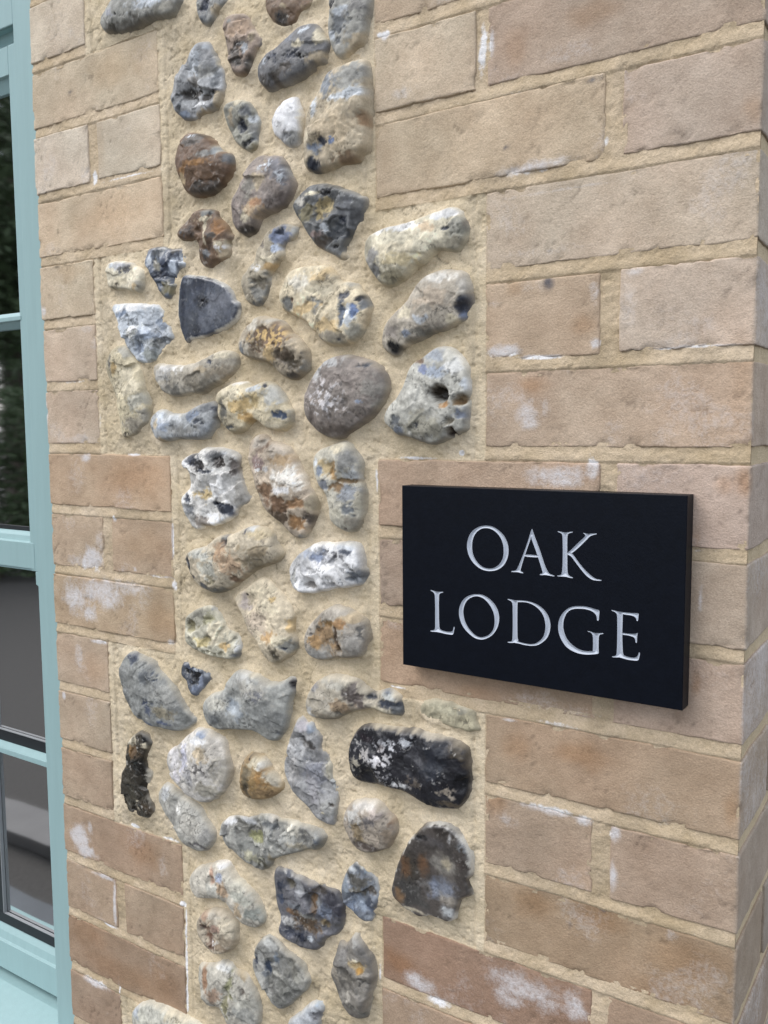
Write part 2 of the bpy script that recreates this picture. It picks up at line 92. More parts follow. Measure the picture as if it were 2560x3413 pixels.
([(-624.2,80.3),(-622.1,87.3),(-615.1,90.0),(-601.6,87.6),(-586.7,85.2),(-568.7,85.6),(-555.7,87.9),(-541.3,91.7),(-527.1,96.6),(-514.8,98.7),(-504.3,96.5),(-498.5,90.7),(-498.7,82.0),(-503.5,73.4),(-514.3,67.1),(-526.7,63.0),(-539.4,58.9),(-549.0,54.6),(-563.4,55.0),(-578.2,53.1),(-591.5,52.0),(-603.0,56.1),(-611.2,63.4),(-617.7,70.6)],(176,166,146),[[-587.1,83.2,19.6,5.8,(224,222,218),0],[-600.8,74.5,15.0,9.3,(176,174,168),0],[-584.8,58.9,24.4,6.9,(128,124,114),0],[-555.1,70.5,12.7,10.2,(150,140,120),0],[-529.3,87.4,3.9,2.8,(48,54,70),0],[-510.8,93.2,13.5,4.4,(216,202,168),0],[-518.9,77.0,24.1,6.6,(165,150,125),0],[-542.1,79.1,14.0,4.5,(186,166,132),0],[-547.5,61.2,12.6,5.7,(136,126,106),0],[-508.5,71.1,13.5,5.5,(150,134,110),0]],[],17,0,0),
([(-631.0,26.9),(-628.1,32.8),(-619.2,38.1),(-608.9,39.1),(-597.3,34.2),(-582.3,33.4),(-569.0,36.7),(-557.5,41.7),(-546.2,44.9),(-533.6,46.3),(-527.5,41.7),(-526.2,33.8),(-525.7,25.8),(-531.4,19.1),(-536.3,12.3),(-546.0,7.1),(-558.9,6.0),(-573.5,6.5),(-590.1,6.5),(-603.7,4.1),(-613.9,3.1),(-622.4,6.5),(-628.2,13.7),(-630.5,19.7)],(162,166,168),[[-611.2,31.4,8.5,4.7,(198,206,214),0],[-618.4,24.4,5.1,7.1,(186,166,132),0],[-603.2,21.9,13.4,8.2,(148,160,178),0],[-540.5,38.4,12.5,6.8,(102,107,112),0],[-531.1,37.2,4.7,3.4,(48,54,70),0],[-523.7,28.1,6.1,4.5,(76,68,60),0],[-547.4,22.6,12.6,4.6,(80,86,98),1],[-589.4,28.8,16.5,4.7,(206,210,212),0],[-573.5,15.9,32.1,7.0,(150,150,146),0],[-610.7,6.6,8.5,3.6,(186,166,132),0],[-559.8,31.9,9.6,6.9,(132,146,168),0],[-536.6,15.8,12.5,6.8,(136,142,148),0]],[],15,0,0),
([(-525.8,47.3),(-522.3,55.1),(-514.5,60.4),(-502.4,64.5),(-490.4,65.7),(-485.0,63.9),(-479.2,59.3),(-473.3,61.9),(-464.6,64.8),(-454.6,64.5),(-447.7,59.5),(-442.2,52.9),(-435.4,45.2),(-430.1,38.7),(-426.0,34.4),(-426.2,25.9),(-430.5,19.6),(-438.9,15.3),(-450.2,14.3),(-460.2,16.5),(-467.2,20.9),(-472.9,25.3),(-478.8,25.4),(-484.8,18.8),(-492.4,13.3),(-504.5,12.2),(-513.5,14.5),(-519.5,20.1),(-524.6,29.2),(-525.8,38.3)],(202,186,148),[[-458.1,59.6,3.5,1.6,(48,54,70),0],[-469.6,57.8,7.2,5.4,(178,188,198),0],[-448.5,47.6,13.9,11.8,(190,190,182),0],[-440.5,30.3,9.7,4.3,(66,84,116),0],[-489.0,43.0,14.6,9.9,(204,170,106),0],[-483.5,28.7,11.7,6.6,(198,154,84),0],[-513.2,35.7,6.1,13.4,(108,106,98),0],[-503.2,19.0,10.5,3.3,(102,107,112),1],[-497.6,53.1,13.3,6.6,(216,202,168),0],[-469.9,45.9,7.2,8.7,(190,165,110),0],[-452.0,20.8,14.0,5.4,(216,202,168),0],[-426.8,27.0,5.5,7.4,(152,152,147),0],[-491.3,62.8,11.7,2.7,(226,226,226),0]],[(-477.3,42.8,7.6,-4.0)],18,0,0),
([(-494.5,101.5),(-493.2,109.0),(-487.8,116.3),(-481.8,122.4),(-472.9,128.2),(-464.2,129.7),(-453.0,126.8),(-441.9,123.4),(-433.7,119.6),(-428.4,112.5),(-421.7,106.8),(-412.4,100.1),(-406.5,94.5),(-405.3,89.3),(-403.4,80.9),(-405.6,74.8),(-413.0,69.9),(-419.9,64.9),(-429.5,65.2),(-439.1,68.8),(-445.9,74.3),(-450.0,79.9),(-457.0,83.4),(-468.3,85.0),(-479.9,87.7),(-488.6,90.3),(-493.6,94.9)],(166,150,124),[[-472.1,119.1,11.4,6.4,(206,198,180),0],[-479.9,100.3,8.7,9.7,(190,180,160),0],[-449.8,106.0,27.5,13.7,(112,86,62),0],[-462.4,107.8,16.9,10.6,(210,172,104),1],[-442.8,106.6,19.2,10.5,(208,168,98),1],[-440.2,98.1,15.1,7.4,(206,166,96),1],[-447.4,90.0,8.3,7.4,(200,166,108),0],[-430.9,86.0,10.9,9.4,(96,80,62),0],[-420.1,80.3,13.4,6.2,(90,80,62),0],[-405.1,92.0,4.0,2.6,(30,30,33),0],[-413.0,95.5,8.0,6.2,(186,166,132),0],[-408.2,73.6,8.0,6.2,(152,152,147),0],[-442.4,122.3,13.7,3.1,(168,164,154),0],[-425.8,70.1,10.8,4.2,(76,68,60),0],[-485.8,97.3,2.9,6.5,(102,107,112),0]],[(-420.1,82.4,8.3,-3.0)],19,0,0),
([(-409.7,37.3),(-408.1,48.8),(-403.9,59.1),(-398.4,68.3),(-390.4,76.2),(-382.5,82.0),(-372.1,85.6),(-360.7,85.5),(-349.5,84.5),(-338.5,80.0),(-328.8,77.5),(-320.5,71.3),(-315.8,64.2),(-314.1,56.3),(-316.0,46.5),(-320.8,38.7),(-328.1,30.9),(-336.7,24.0),(-349.2,17.0),(-359.3,10.9),(-369.5,6.8),(-379.8,7.3),(-390.2,11.0),(-399.4,17.3),(-405.9,24.7),(-409.1,31.0)],(142,130,120),[[-372.9,80.2,18.8,7.1,(190,190,188),0],[-388.5,68.7,9.0,10.2,(182,182,180),0],[-330.8,74.4,15.5,2.5,(80,84,92),1],[-317.8,66.0,4.7,3.9,(48,54,70),1],[-368.1,59.8,24.9,12.1,(132,120,112),0],[-325.0,54.5,13.1,11.8,(152,146,136),0],[-339.7,42.0,4.9,3.0,(132,147,172),1],[-368.8,16.1,25.1,7.2,(106,94,84),0],[-394.5,26.6,7.9,10.4,(112,100,92),0],[-321.6,37.6,8.3,5.9,(146,140,128),0],[-374.8,40.7,25.2,15.3,(216,212,214),1],[-381.0,51.1,20.4,12.3,(206,200,200),1]],[],23,0,0),
([(-320.4,21.2),(-319.7,28.1),(-313.7,35.9),(-305.4,44.6),(-297.1,53.2),(-293.6,61.8),(-290.1,71.3),(-282.1,77.7),(-273.1,82.0),(-265.3,86.8),(-256.6,88.2),(-249.0,87.3),(-242.5,82.3),(-236.1,76.4),(-232.4,69.8),(-230.3,60.4),(-229.7,48.4),(-230.3,35.4),(-230.8,23.2),(-232.3,13.9),(-242.5,11.1),(-251.2,7.3),(-260.0,2.5),(-268.9,1.3),(-277.9,3.4),(-285.9,7.3),(-296.3,9.2),(-305.6,10.7),(-311.5,16.2)],(178,176,164),[[-257.5,65.9,16.2,7.5,(156,168,186),0],[-271.8,68.3,6.6,5.7,(116,128,164),0],[-276.3,75.1,5.6,2.4,(116,86,60),0],[-241.4,70.8,8.5,8.3,(206,206,200),0],[-259.7,80.0,13.0,5.6,(160,168,178),0],[-282.0,45.8,14.6,11.5,(196,194,182),0],[-270.9,18.9,19.8,11.5,(165,160,140),0],[-236.0,28.0,8.4,5.6,(112,122,142),0],[-279.9,20.9,2.8,3.8,(48,54,70),1],[-302.8,23.0,7.0,5.9,(102,107,112),0],[-299.4,16.1,6.9,3.9,(120,130,146),0],[-232.9,54.8,4.2,5.5,(198,206,214),0],[-255.4,46.1,7.6,7.5,(52,44,34),0],[-251.6,37.6,4.9,3.3,(176,122,66),0],[-237.1,41.0,5.8,6.0,(120,95,60),0],[-238.2,38.2,4.2,3.3,(150,112,66),0],[-247.3,12.6,4.1,4.5,(56,40,32),0],[-247.3,23.4,4.3,3.8,(130,118,96),0]],[(-255.4,45.2,7.3,-13.0),(-237.1,41.0,5.4,-9.0),(-247.3,12.6,3.8,-9.0),(-247.3,23.4,4.0,-3.0)],20,0,0),
([(-581.4,-17.1),(-577.4,-12.2),(-564.8,-9.3),(-554.4,-9.2),(-555.2,-3.8),(-540.2,-2.4),(-522.0,-2.9),(-504.3,-6.7),(-499.1,-11.9),(-501.2,-21.1),(-498.0,-32.9),(-493.0,-40.6),(-489.8,-49.7),(-486.5,-54.8),(-493.6,-60.3),(-504.4,-67.4),(-508.2,-74.2),(-517.4,-80.1),(-530.3,-84.8),(-543.3,-87.5),(-554.5,-85.4),(-555.6,-90.3),(-561.4,-92.7),(-571.8,-89.8),(-577.3,-81.8),(-583.8,-73.8),(-586.9,-64.2),(-584.9,-54.4),(-572.0,-47.1),(-570.7,-37.4),(-576.1,-27.9),(-580.7,-22.5)],(216,213,206),[[-559.0,-16.5,11.2,6.8,(48,54,70),0],[-551.7,-21.8,11.1,6.7,(62,58,58),0],[-525.6,-12.0,19.7,6.6,(104,106,108),0],[-522.2,-18.6,10.8,6.0,(60,52,48),0],[-504.5,-23.5,7.0,7.9,(106,96,90),0],[-547.2,-51.3,13.9,7.4,(212,180,116),0],[-572.1,-57.6,7.3,6.9,(48,54,70),0],[-514.9,-67.4,16.0,6.7,(48,54,70),0],[-527.4,-62.6,10.9,3.3,(48,54,70),0],[-538.7,-71.2,13.8,7.4,(222,220,214),0],[-555.9,-82.9,11.3,6.8,(130,120,110),0],[-572.6,-70.0,7.7,8.3,(150,154,160),0],[-517.6,-41.0,19.6,13.3,(232,230,226),0],[-494.7,-45.5,10.4,15.7,(190,185,175),0],[-544.5,-27.0,9.2,2.7,(48,54,70),0],[-512.8,-6.6,15.9,3.9,(176,180,184),0],[-524.3,-78.5,14.4,4.0,(198,206,214),1],[-572.4,-19.4,3.8,4.1,(226,226,226),0]],[(-525.9,-20.0,9.4,-4.0),(-538.7,-71.2,10.4,-3.0),(-547.2,-51.3,11.2,-2.0)],19,0,2),
([(-485.8,-2.7),(-483.0,5.1),(-475.9,11.5),(-465.7,12.2),(-457.5,6.4),(-446.0,2.7),(-433.0,-1.0),(-422.0,-12.2),(-414.3,-24.5),(-408.2,-36.8),(-400.6,-47.8),(-396.8,-56.3),(-397.8,-65.1),(-402.7,-75.3),(-410.8,-87.0),(-418.9,-92.6),(-425.4,-93.0),(-433.4,-87.1),(-443.0,-78.7),(-454.5,-71.6),(-464.4,-64.3),(-471.0,-55.5),(-475.8,-45.3),(-477.3,-34.9),(-482.0,-22.1),(-485.2,-11.7)],(188,168,142),[[-462.5,-1.1,10.0,6.4,(112,86,64),0],[-469.2,2.7,10.1,7.7,(188,176,158),0],[-466.3,-16.4,10.1,10.2,(148,122,116),0],[-463.1,-21.5,10.0,10.2,(226,226,226),1],[-436.4,-13.4,14.5,6.3,(176,144,102),0],[-427.2,-32.0,20.7,11.3,(228,222,210),0],[-437.2,-43.6,13.0,3.8,(226,226,226),0],[-455.3,-42.9,14.9,8.9,(140,104,72),0],[-440.7,-56.4,21.1,10.2,(128,92,62),0],[-419.7,-55.6,14.3,6.3,(156,112,68),0],[-420.1,-75.6,11.2,6.3,(152,106,58),0],[-407.3,-70.0,6.3,7.5,(76,66,58),0],[-437.8,-70.2,14.6,7.6,(100,80,60),0],[-415.6,-88.6,7.9,3.1,(152,152,147),0],[-400.7,-54.8,7.8,11.2,(170,155,125),0],[-441.1,-3.5,14.6,6.3,(190,175,155),0],[-404.4,-81.0,4.7,5.0,(76,68,60),0]],[(-462.5,-1.1,6.6,-3.0),(-426.9,-20.8,12.8,-2.0),(-420.1,-75.6,8.6,-2.0)],20,0,0),
([(-403.9,-15.7),(-401.3,-7.0),(-390.4,-2.0),(-378.2,1.7),(-366.1,4.8),(-357.3,3.0),(-351.5,-4.1),(-344.3,-12.4),(-343.7,-20.7),(-347.4,-29.1),(-343.2,-36.1),(-340.4,-46.8),(-342.0,-61.2),(-346.5,-74.7),(-352.5,-81.7),(-362.9,-82.9),(-371.9,-79.8),(-379.4,-74.0),(-383.9,-66.9),(-382.9,-57.0),(-386.6,-44.8),(-394.2,-41.4),(-398.7,-31.6),(-401.7,-23.0)],(186,180,160),[[-383.1,-20.0,12.1,7.3,(186,160,110),0],[-372.6,-23.4,6.0,12.1,(166,126,72),0],[-357.6,-13.5,13.1,9.5,(140,140,136),0],[-354.9,-27.8,11.7,7.2,(176,180,182),0],[-384.2,-35.8,8.3,6.7,(112,118,130),0],[-390.8,-23.8,4.6,4.9,(122,134,152),0],[-356.4,-32.6,16.0,2.4,(120,90,50),0],[-366.9,-38.9,8.9,4.8,(140,104,62),0],[-355.1,-44.5,13.1,9.6,(140,146,154),0],[-356.8,-60.2,8.8,6.0,(108,114,120),0],[-358.5,-77.2,7.4,3.6,(100,90,80),1],[-352.5,-70.8,13.1,7.2,(150,142,125),0],[-345.0,-51.3,7.2,10.7,(178,170,146),0],[-371.7,-63.3,9.0,7.3,(176,170,148),0],[-341.6,-16.8,2.9,5.9,(76,68,60),0],[-369.3,-1.7,8.9,4.8,(216,202,168),0],[-395.3,-15.3,3.1,6.1,(198,206,214),0]],[(-359.4,-33.9,12.0,-4.0),(-380.1,-22.3,8.2,-3.0)],17,0,0),
([(-581.0,-125.3),(-578.7,-116.7),(-568.9,-112.6),(-549.7,-109.2),(-542.0,-103.2),(-532.6,-97.1),(-523.3,-93.8),(-512.4,-93.9),(-499.8,-88.4),(-487.3,-83.7),(-473.4,-82.3),(-463.3,-85.0),(-455.0,-89.7),(-451.8,-98.6),(-443.7,-107.1),(-445.5,-112.4),(-452.3,-118.1),(-464.3,-122.9),(-478.2,-128.0),(-492.4,-137.2),(-503.3,-144.9),(-518.0,-153.1),(-532.9,-158.6),(-545.9,-158.5),(-557.1,-154.7),(-566.4,-147.9),(-573.9,-143.0),(-578.5,-134.9)],(192,176,146),[[-515.2,-102.1,6.8,6.0,(64,54,50),0],[-517.7,-98.2,7.2,2.0,(152,152,147),0],[-573.1,-130.9,3.5,9.8,(48,54,70),0],[-567.8,-142.3,4.8,2.8,(48,54,70),0],[-545.3,-150.6,8.4,4.8,(104,112,124),0],[-553.4,-115.6,16.9,8.3,(190,190,178),0],[-520.0,-111.8,10.8,8.1,(190,150,110),0],[-504.2,-122.7,21.2,12.1,(186,152,116),0],[-468.4,-89.9,16.9,6.5,(214,192,146),0],[-482.0,-85.5,10.3,3.9,(198,206,214),0],[-472.3,-107.1,18.7,7.9,(165,145,110),0],[-451.6,-91.4,6.7,7.7,(152,152,147),0],[-539.0,-130.9,16.6,11.0,(182,180,164),0],[-535.7,-141.5,9.2,6.9,(140,130,100),1],[-472.6,-120.2,20.4,5.3,(140,125,95),0],[-526.9,-153.0,21.8,4.1,(112,110,102),0],[-502.9,-138.6,7.1,4.0,(120,90,65),0],[-487.3,-88.4,1.7,3.9,(48,54,70),0]],[(-515.2,-102.1,5.9,-4.0)],20,0,0),
([(-436.7,-124.6),(-432.4,-116.5),(-424.1,-108.2),(-412.7,-101.1),(-401.5,-95.3),(-389.0,-93.8),(-379.7,-94.4),(-364.5,-91.6),(-352.6,-92.0),(-346.8,-97.7),(-344.0,-106.0),(-343.4,-114.4),(-341.2,-117.9),(-342.0,-125.3),(-345.8,-132.9),(-357.7,-135.3),(-372.8,-137.9),(-388.3,-141.9),(-404.0,-146.0),(-418.5,-147.4),(-428.1,-144.5),(-432.9,-137.2),(-434.4,-130.9)],(228,228,228),[[-393.9,-107.8,9.3,6.2,(122,136,166),0],[-375.4,-105.1,21.0,4.9,(112,112,116),1],[-357.4,-100.2,7.4,4.3,(64,72,90),0],[-383.2,-111.9,12.2,5.0,(160,162,168),0],[-345.9,-123.5,10.2,6.1,(98,106,116),0],[-345.9,-125.9,3.7,3.0,(190,196,204),0],[-405.5,-137.6,8.7,3.2,(128,122,116),0],[-380.5,-134.0,9.2,2.5,(140,140,142),0],[-356.1,-117.1,8.9,4.9,(150,150,152),1],[-424.6,-130.4,4.9,5.1,(152,152,147),0],[-412.8,-105.4,14.2,6.3,(186,196,214),0],[-409.8,-117.8,9.5,6.3,(204,204,206),0],[-352.8,-95.0,13.2,3.6,(198,206,214),0]],[(-405.5,-137.6,7.8,-6.0),(-380.5,-134.6,8.3,-5.0),(-347.4,-124.9,8.7,-5.0),(-384.7,-108.3,12.4,-3.0),(-409.9,-120.3,7.1,-2.0)],18,0,2),
([(-512.8,-162.1),(-507.2,-156.1),(-496.4,-151.0),(-485.5,-141.9),(-473.2,-136.2),(-461.3,-138.4),(-453.0,-145.5),(-441.5,-153.6),(-431.8,-161.6),(-428.7,-170.4),(-430.6,-179.7),(-430.8,-190.1),(-425.2,-198.6),(-427.9,-206.7),(-438.0,-214.7),(-446.5,-221.1),(-458.4,-225.5),(-465.3,-223.8),(-471.9,-215.3),(-476.9,-206.6),(-483.7,-200.7),(-490.5,-192.1),(-497.3,-182.1),(-504.2,-173.4),(-511.2,-167.3)],(206,188,154),[[-493.1,-164.4,10.6,8.1,(190,175,165),0],[-460.2,-166.2,13.5,14.5,(222,206,170),0],[-470.0,-148.8,20.4,7.9,(212,196,160),0],[-457.6,-194.9,11.8,6.6,(188,146,92),0],[-453.0,-211.4,5.9,8.0,(84,76,58),0],[-436.1,-203.9,13.2,6.6,(136,136,128),0],[-430.6,-181.1,8.2,9.1,(208,172,110),0],[-445.9,-197.3,10.0,6.6,(216,202,168),0],[-474.4,-183.7,15.5,12.0,(190,170,145),0],[-439.4,-205.7,3.3,1.3,(48,54,70),0],[-491.0,-155.5,1.4,1.1,(30,30,33),0],[-453.2,-156.3,5.0,3.9,(206,172,108),0]],[(-447.7,-204.2,16.4,4.0),(-487.8,-163.9,10.8,-3.0)],14,0,0),
([(-583.8,-193.4),(-581.6,-187.5),(-571.6,-180.7),(-559.8,-175.9),(-548.3,-171.9),(-540.9,-174.6),(-533.6,-180.7),(-528.3,-188.4),(-523.0,-194.7),(-510.4,-200.0),(-505.3,-207.6),(-502.9,-216.8),(-506.7,-225.6),(-515.0,-229.5),(-527.9,-229.9),(-544.7,-229.4),(-561.8,-227.6),(-575.3,-225.1),(-582.9,-220.4),(-584.4,-209.2)],(196,190,164),[[-571.9,-197.9,7.8,7.1,(150,140,95),0],[-533.3,-176.8,9.2,3.4,(132,144,164),0],[-556.7,-200.3,11.4,11.2,(202,196,170),0],[-555.2,-212.7,11.4,5.6,(190,170,110),0],[-527.2,-214.6,9.2,5.5,(196,160,98),0],[-528.5,-198.3,16.5,9.7,(216,202,168),0],[-505.2,-209.0,7.2,10.9,(196,200,202),0],[-561.7,-182.7,15.2,5.6,(166,162,144),0],[-505.6,-221.3,9.0,4.1,(102,107,112),0],[-542.4,-223.6,27.8,3.5,(130,125,100),1],[-548.6,-188.2,9.4,7.0,(165,160,120),0],[-540.0,-208.0,11.2,8.4,(216,202,168),0]],[(-571.9,-197.9,6.8,-4.0),(-548.8,-192.4,6.5,-3.0),(-547.6,-210.3,5.0,-3.0),(-527.2,-214.6,6.5,-2.0)],16,0,2),
([(-418.7,-196.4),(-414.4,-185.5),(-407.8,-175.7),(-398.1,-167.0),(-388.6,-159.0),(-377.6,-154.0),(-365.5,-155.9),(-353.5,-158.3),(-344.7,-163.5),(-340.4,-171.6),(-339.0,-181.2),(-342.1,-191.5),(-345.1,-200.6),(-354.1,-204.3),(-366.2,-206.0),(-375.4,-206.6),(-386.3,-210.1),(-399.0,-213.1),(-410.1,-209.5),(-416.4,-203.9)],(168,158,142),[[-384.5,-185.7,18.4,13.9,(164,128,84),0],[-379.6,-172.6,12.2,5.0,(150,110,56),0],[-365.9,-171.0,9.0,6.2,(166,120,70),0],[-398.7,-192.6,7.9,7.7,(180,136,80),0],[-370.7,-186.5,3.0,12.5,(88,68,50),0],[-356.8,-163.7,13.3,6.2,(190,165,125),0],[-351.1,-187.7,13.3,11.1,(172,166,156),0],[-343.6,-178.1,7.3,8.6,(100,98,94),1],[-406.5,-188.5,6.4,7.7,(104,100,94),1],[-395.8,-204.9,14.1,5.1,(170,168,162),0],[-371.7,-158.0,18.1,5.0,(186,176,160),0]],[(-382.9,-185.5,16.1,-5.0),(-369.3,-196.3,3.9,-5.0)],18,0,0),
([(-697.5,-265.6),(-693.7,-255.9),(-684.3,-245.4),(-673.0,-240.1),(-658.1,-243.3),(-639.3,-248.2),(-631.3,-255.9),(-617.2,-264.1),(-607.4,-272.8),(-599.7,-281.8),(-592.1,-292.3),(-582.5,-302.2),(-570.8,-304.5),(-581.0,-313.6),(-591.3,-321.3),(-609.6,-324.8),(-628.2,-325.2),(-645.0,-325.3),(-662.0,-322.4),(-674.7,-315.5),(-683.0,-306.2),(-689.1,-296.5),(-695.1,-282.1)],(138,140,136),[[-669.8,-249.6,8.7,7.6,(70,78,96),0],[-665.6,-271.5,13.0,18.2,(126,128,124),0],[-646.0,-264.0,8.5,9.0,(102,107,112),0],[-633.4,-265.1,8.4,5.9,(66,76,94),1],[-618.7,-258.5,16.4,8.8,(176,172,156),0],[-643.2,-294.9,10.6,9.0,(72,82,106),1],[-641.6,-305.0,6.4,6.0,(82,92,114),0],[-618.7,-304.0,16.4,7.4,(140,130,105),0],[-655.3,-238.7,12.8,4.5,(216,202,168),0],[-619.2,-315.9,10.3,3.0,(80,90,116),0],[-609.6,-284.8,22.3,13.3,(155,155,148),0],[-586.5,-307.0,15.9,7.3,(112,114,110),0],[-680.1,-299.5,6.6,20.0,(110,112,110),0],[-646.6,-320.9,10.6,3.0,(100,110,130),0]],[(-646.4,-273.0,7.2,-2.0)],17,0,0),
([(-598.4,-251.1),(-594.0,-243.2),(-586.0,-241.3),(-578.2,-243.8),(-566.5,-242.8),(-553.2,-245.9),(-549.5,-249.6),(-553.6,-258.7),(-561.6,-267.1),(-569.7,-275.5),(-575.7,-279.4),(-581.6,-278.2),(-587.2,-271.1),(-590.9,-263.0),(-597.7,-258.2)],(78,84,96),[[-582.0,-245.8,7.9,5.8,(56,64,84),0],[-574.7,-259.0,9.8,8.6,(30,30,33),0],[-555.0,-248.9,9.5,7.1,(136,142,150),0],[-564.5,-247.5,7.7,4.3,(176,182,190),1],[-569.2,-269.6,9.7,5.7,(96,106,126),0],[-586.2,-252.2,4.0,4.3,(30,30,33),0],[-574.3,-249.0,3.9,2.9,(198,206,214),0],[-565.1,-261.8,3.9,8.6,(110,120,140),0]],[],11,0,6),
([(-561.6,-292.8),(-560.3,-282.5),(-552.3,-274.1),(-540.7,-268.0),(-527.5,-263.7),(-523.4,-254.0),(-517.6,-244.8),(-504.6,-237.3),(-490.4,-238.0),(-478.1,-240.2),(-467.8,-245.4),(-454.0,-244.0),(-443.8,-240.4),(-438.7,-235.6),(-430.4,-235.0),(-428.1,-241.9),(-430.7,-251.6),(-435.9,-257.7),(-439.4,-267.6),(-441.4,-280.0),(-445.1,-292.7),(-453.9,-306.5),(-464.3,-308.5),(-474.6,-305.0),(-485.1,-300.1),(-503.0,-302.8),(-523.3,-306.5),(-540.3,-310.4),(-551.6,-306.8),(-559.0,-299.5)],(162,163,156),[[-430.6,-243.4,4.9,7.9,(48,45,50),0],[-428.8,-235.3,6.6,3.9,(226,226,226),0],[-480.2,-255.3,26.0,12.3,(176,172,160),0],[-505.7,-275.9,16.2,8.3,(136,146,156),0],[-500.5,-281.9,14.3,8.3,(158,166,172),0],[-535.1,-275.3,18.6,8.5,(196,192,176),0],[-526.5,-293.4,23.9,8.5,(140,142,138),0],[-463.5,-279.5,25.5,17.6,(142,144,140),0],[-485.0,-239.8,10.5,3.4,(216,202,168),0],[-475.1,-259.9,15.6,8.2,(120,122,130),1],[-453.7,-299.3,8.5,5.4,(102,107,112),1],[-497.5,-243.1,14.2,6.9,(190,190,184),0],[-539.6,-294.4,11.3,7.1,(132,136,136),0]],[(-505.6,-270.4,11.1,-5.0),(-430.6,-243.4,4.5,-3.0)],20,0,0),
([(-707.5,-409.0),(-703.3,-393.9),(-693.6,-380.9),(-695.1,-367.2),(-692.3,-355.7),(-680.6,-344.2),(-667.0,-335.5),(-656.3,-338.0),(-650.3,-347.5),(-655.1,-357.6),(-659.9,-367.7),(-658.3,-378.1),(-649.9,-382.5),(-652.6,-393.8),(-657.6,-408.7),(-651.6,-419.7),(-648.8,-428.2),(-659.2,-441.6),(-672.4,-443.2),(-683.3,-440.4),(-694.5,-440.8),(-704.3,-433.6),(-707.5,-421.7)],(66,60,50),[[-680.5,-350.0,11.1,7.8,(210,198,168),0],[-683.3,-361.3,8.9,6.2,(168,122,66),0],[-672.3,-360.7,13.2,9.3,(112,82,48),0],[-658.4,-342.7,6.5,4.6,(30,30,33),0],[-659.8,-350.6,4.3,3.1,(216,202,168),0],[-666.5,-376.3,13.1,10.9,(38,35,32),0],[-654.4,-393.6,7.6,13.9,(204,196,176),0],[-659.8,-414.7,8.7,9.3,(150,145,130),1],[-684.0,-417.3,11.2,15.8,(72,67,54),0],[-656.1,-429.3,10.9,7.8,(74,60,44),0],[-647.5,-428.7,5.4,6.2,(150,158,170),0],[-693.6,-428.8,6.8,9.5,(90,85,70),0],[-649.8,-342.5,6.4,9.2,(112,112,112),0],[-673.5,-427.2,6.7,6.3,(216,202,168),1]],[],13,0,3),
([(-622.4,-358.6),(-616.7,-346.9),(-602.1,-339.6),(-593.7,-330.6),(-581.3,-320.9),(-569.2,-312.9),(-553.7,-312.9),(-540.5,-316.1),(-529.4,-321.1),(-527.8,-330.7),(-522.7,-343.9),(-521.2,-354.9),(-527.2,-369.0),(-533.3,-380.4),(-546.9,-390.8),(-560.7,-398.1),(-572.5,-398.2),(-586.3,-395.4),(-598.1,-389.2),(-610.1,-382.9),(-617.9,-372.6)],(198,192,182),[[-604.5,-352.9,12.2,13.4,(218,214,214),0],[-584.1,-347.3,8.0,22.1,(206,206,224),0],[-557.5,-317.5,9.6,4.3,(146,162,190),0],[-556.4,-338.8,13.5,8.7,(186,165,130),0],[-557.0,-354.8,17.3,8.7,(118,113,110),1],[-537.1,-330.7,15.0,12.9,(186,178,165),0],[-599.2,-372.5,10.2,7.5,(200,195,200),0],[-548.3,-378.8,24.7,8.7,(165,158,140),0],[-530.5,-357.7,13.1,17.2,(180,172,155),0],[-577.0,-367.7,7.9,11.8,(166,164,164),0],[-563.6,-324.4,17.4,4.3,(226,226,226),0]],[(-598.4,-353.2,14.0,-4.0)],20,0,0),
([(-508.8,-370.6),(-505.7,-360.0),(-504.4,-345.7),(-500.4,-333.6),(-492.9,-325.9),(-482.2,-325.8),(-471.8,-329.2),(-466.8,-337.7),(-458.3,-344.2),(-449.9,-350.5),(-450.0,-357.4),(-458.8,-366.2),(-473.0,-373.6),(-489.1,-377.4),(-501.7,-377.5),(-508.0,-374.7)],(168,134,84),[[-489.4,-328.1,7.1,4.2,(30,30,33),1],[-491.9,-353.5,7.2,15.4,(130,115,85),0],[-495.9,-365.6,5.4,8.4,(90,76,52),0],[-472.3,-346.5,10.5,13.8,(176,126,62),0],[-458.4,-346.2,10.3,11.0,(206,196,172),0],[-482.5,-334.9,12.4,5.5,(216,202,168),0],[-469.2,-363.7,20.8,5.5,(140,110,70),0],[-483.1,-357.2,8.9,11.2,(160,125,70),0],[-470.2,-335.1,8.7,6.9,(206,204,196),0]],[],16,0,0),
([(-638.2,-405.5),(-634.6,-397.1),(-627.0,-390.1),(-616.5,-388.5),(-610.5,-393.2),(-596.4,-397.5),(-580.5,-401.2),(-570.9,-407.8),(-563.3,-416.3),(-557.7,-422.3),(-550.3,-430.6),(-549.6,-439.3),(-554.8,-449.4),(-564.8,-456.2),(-578.7,-458.0),(-590.7,-455.9),(-600.7,-451.0),(-608.5,-442.4),(-616.5,-435.3),(-624.5,-429.7),(-630.5,-422.0),(-636.5,-414.3)],(172,169,158),[[-598.9,-412.2,7.8,6.3,(236,232,222),0],[-622.9,-398.4,8.4,10.7,(200,202,202),0],[-607.4,-421.8,12.3,15.2,(155,153,145),0],[-568.3,-446.1,15.7,6.0,(116,112,112),1],[-579.4,-426.8,19.9,12.0,(180,175,162),0],[-556.1,-434.1,9.7,11.8,(150,148,142),0]],[(-598.9,-412.2,6.2,2.0)],16,0,0),
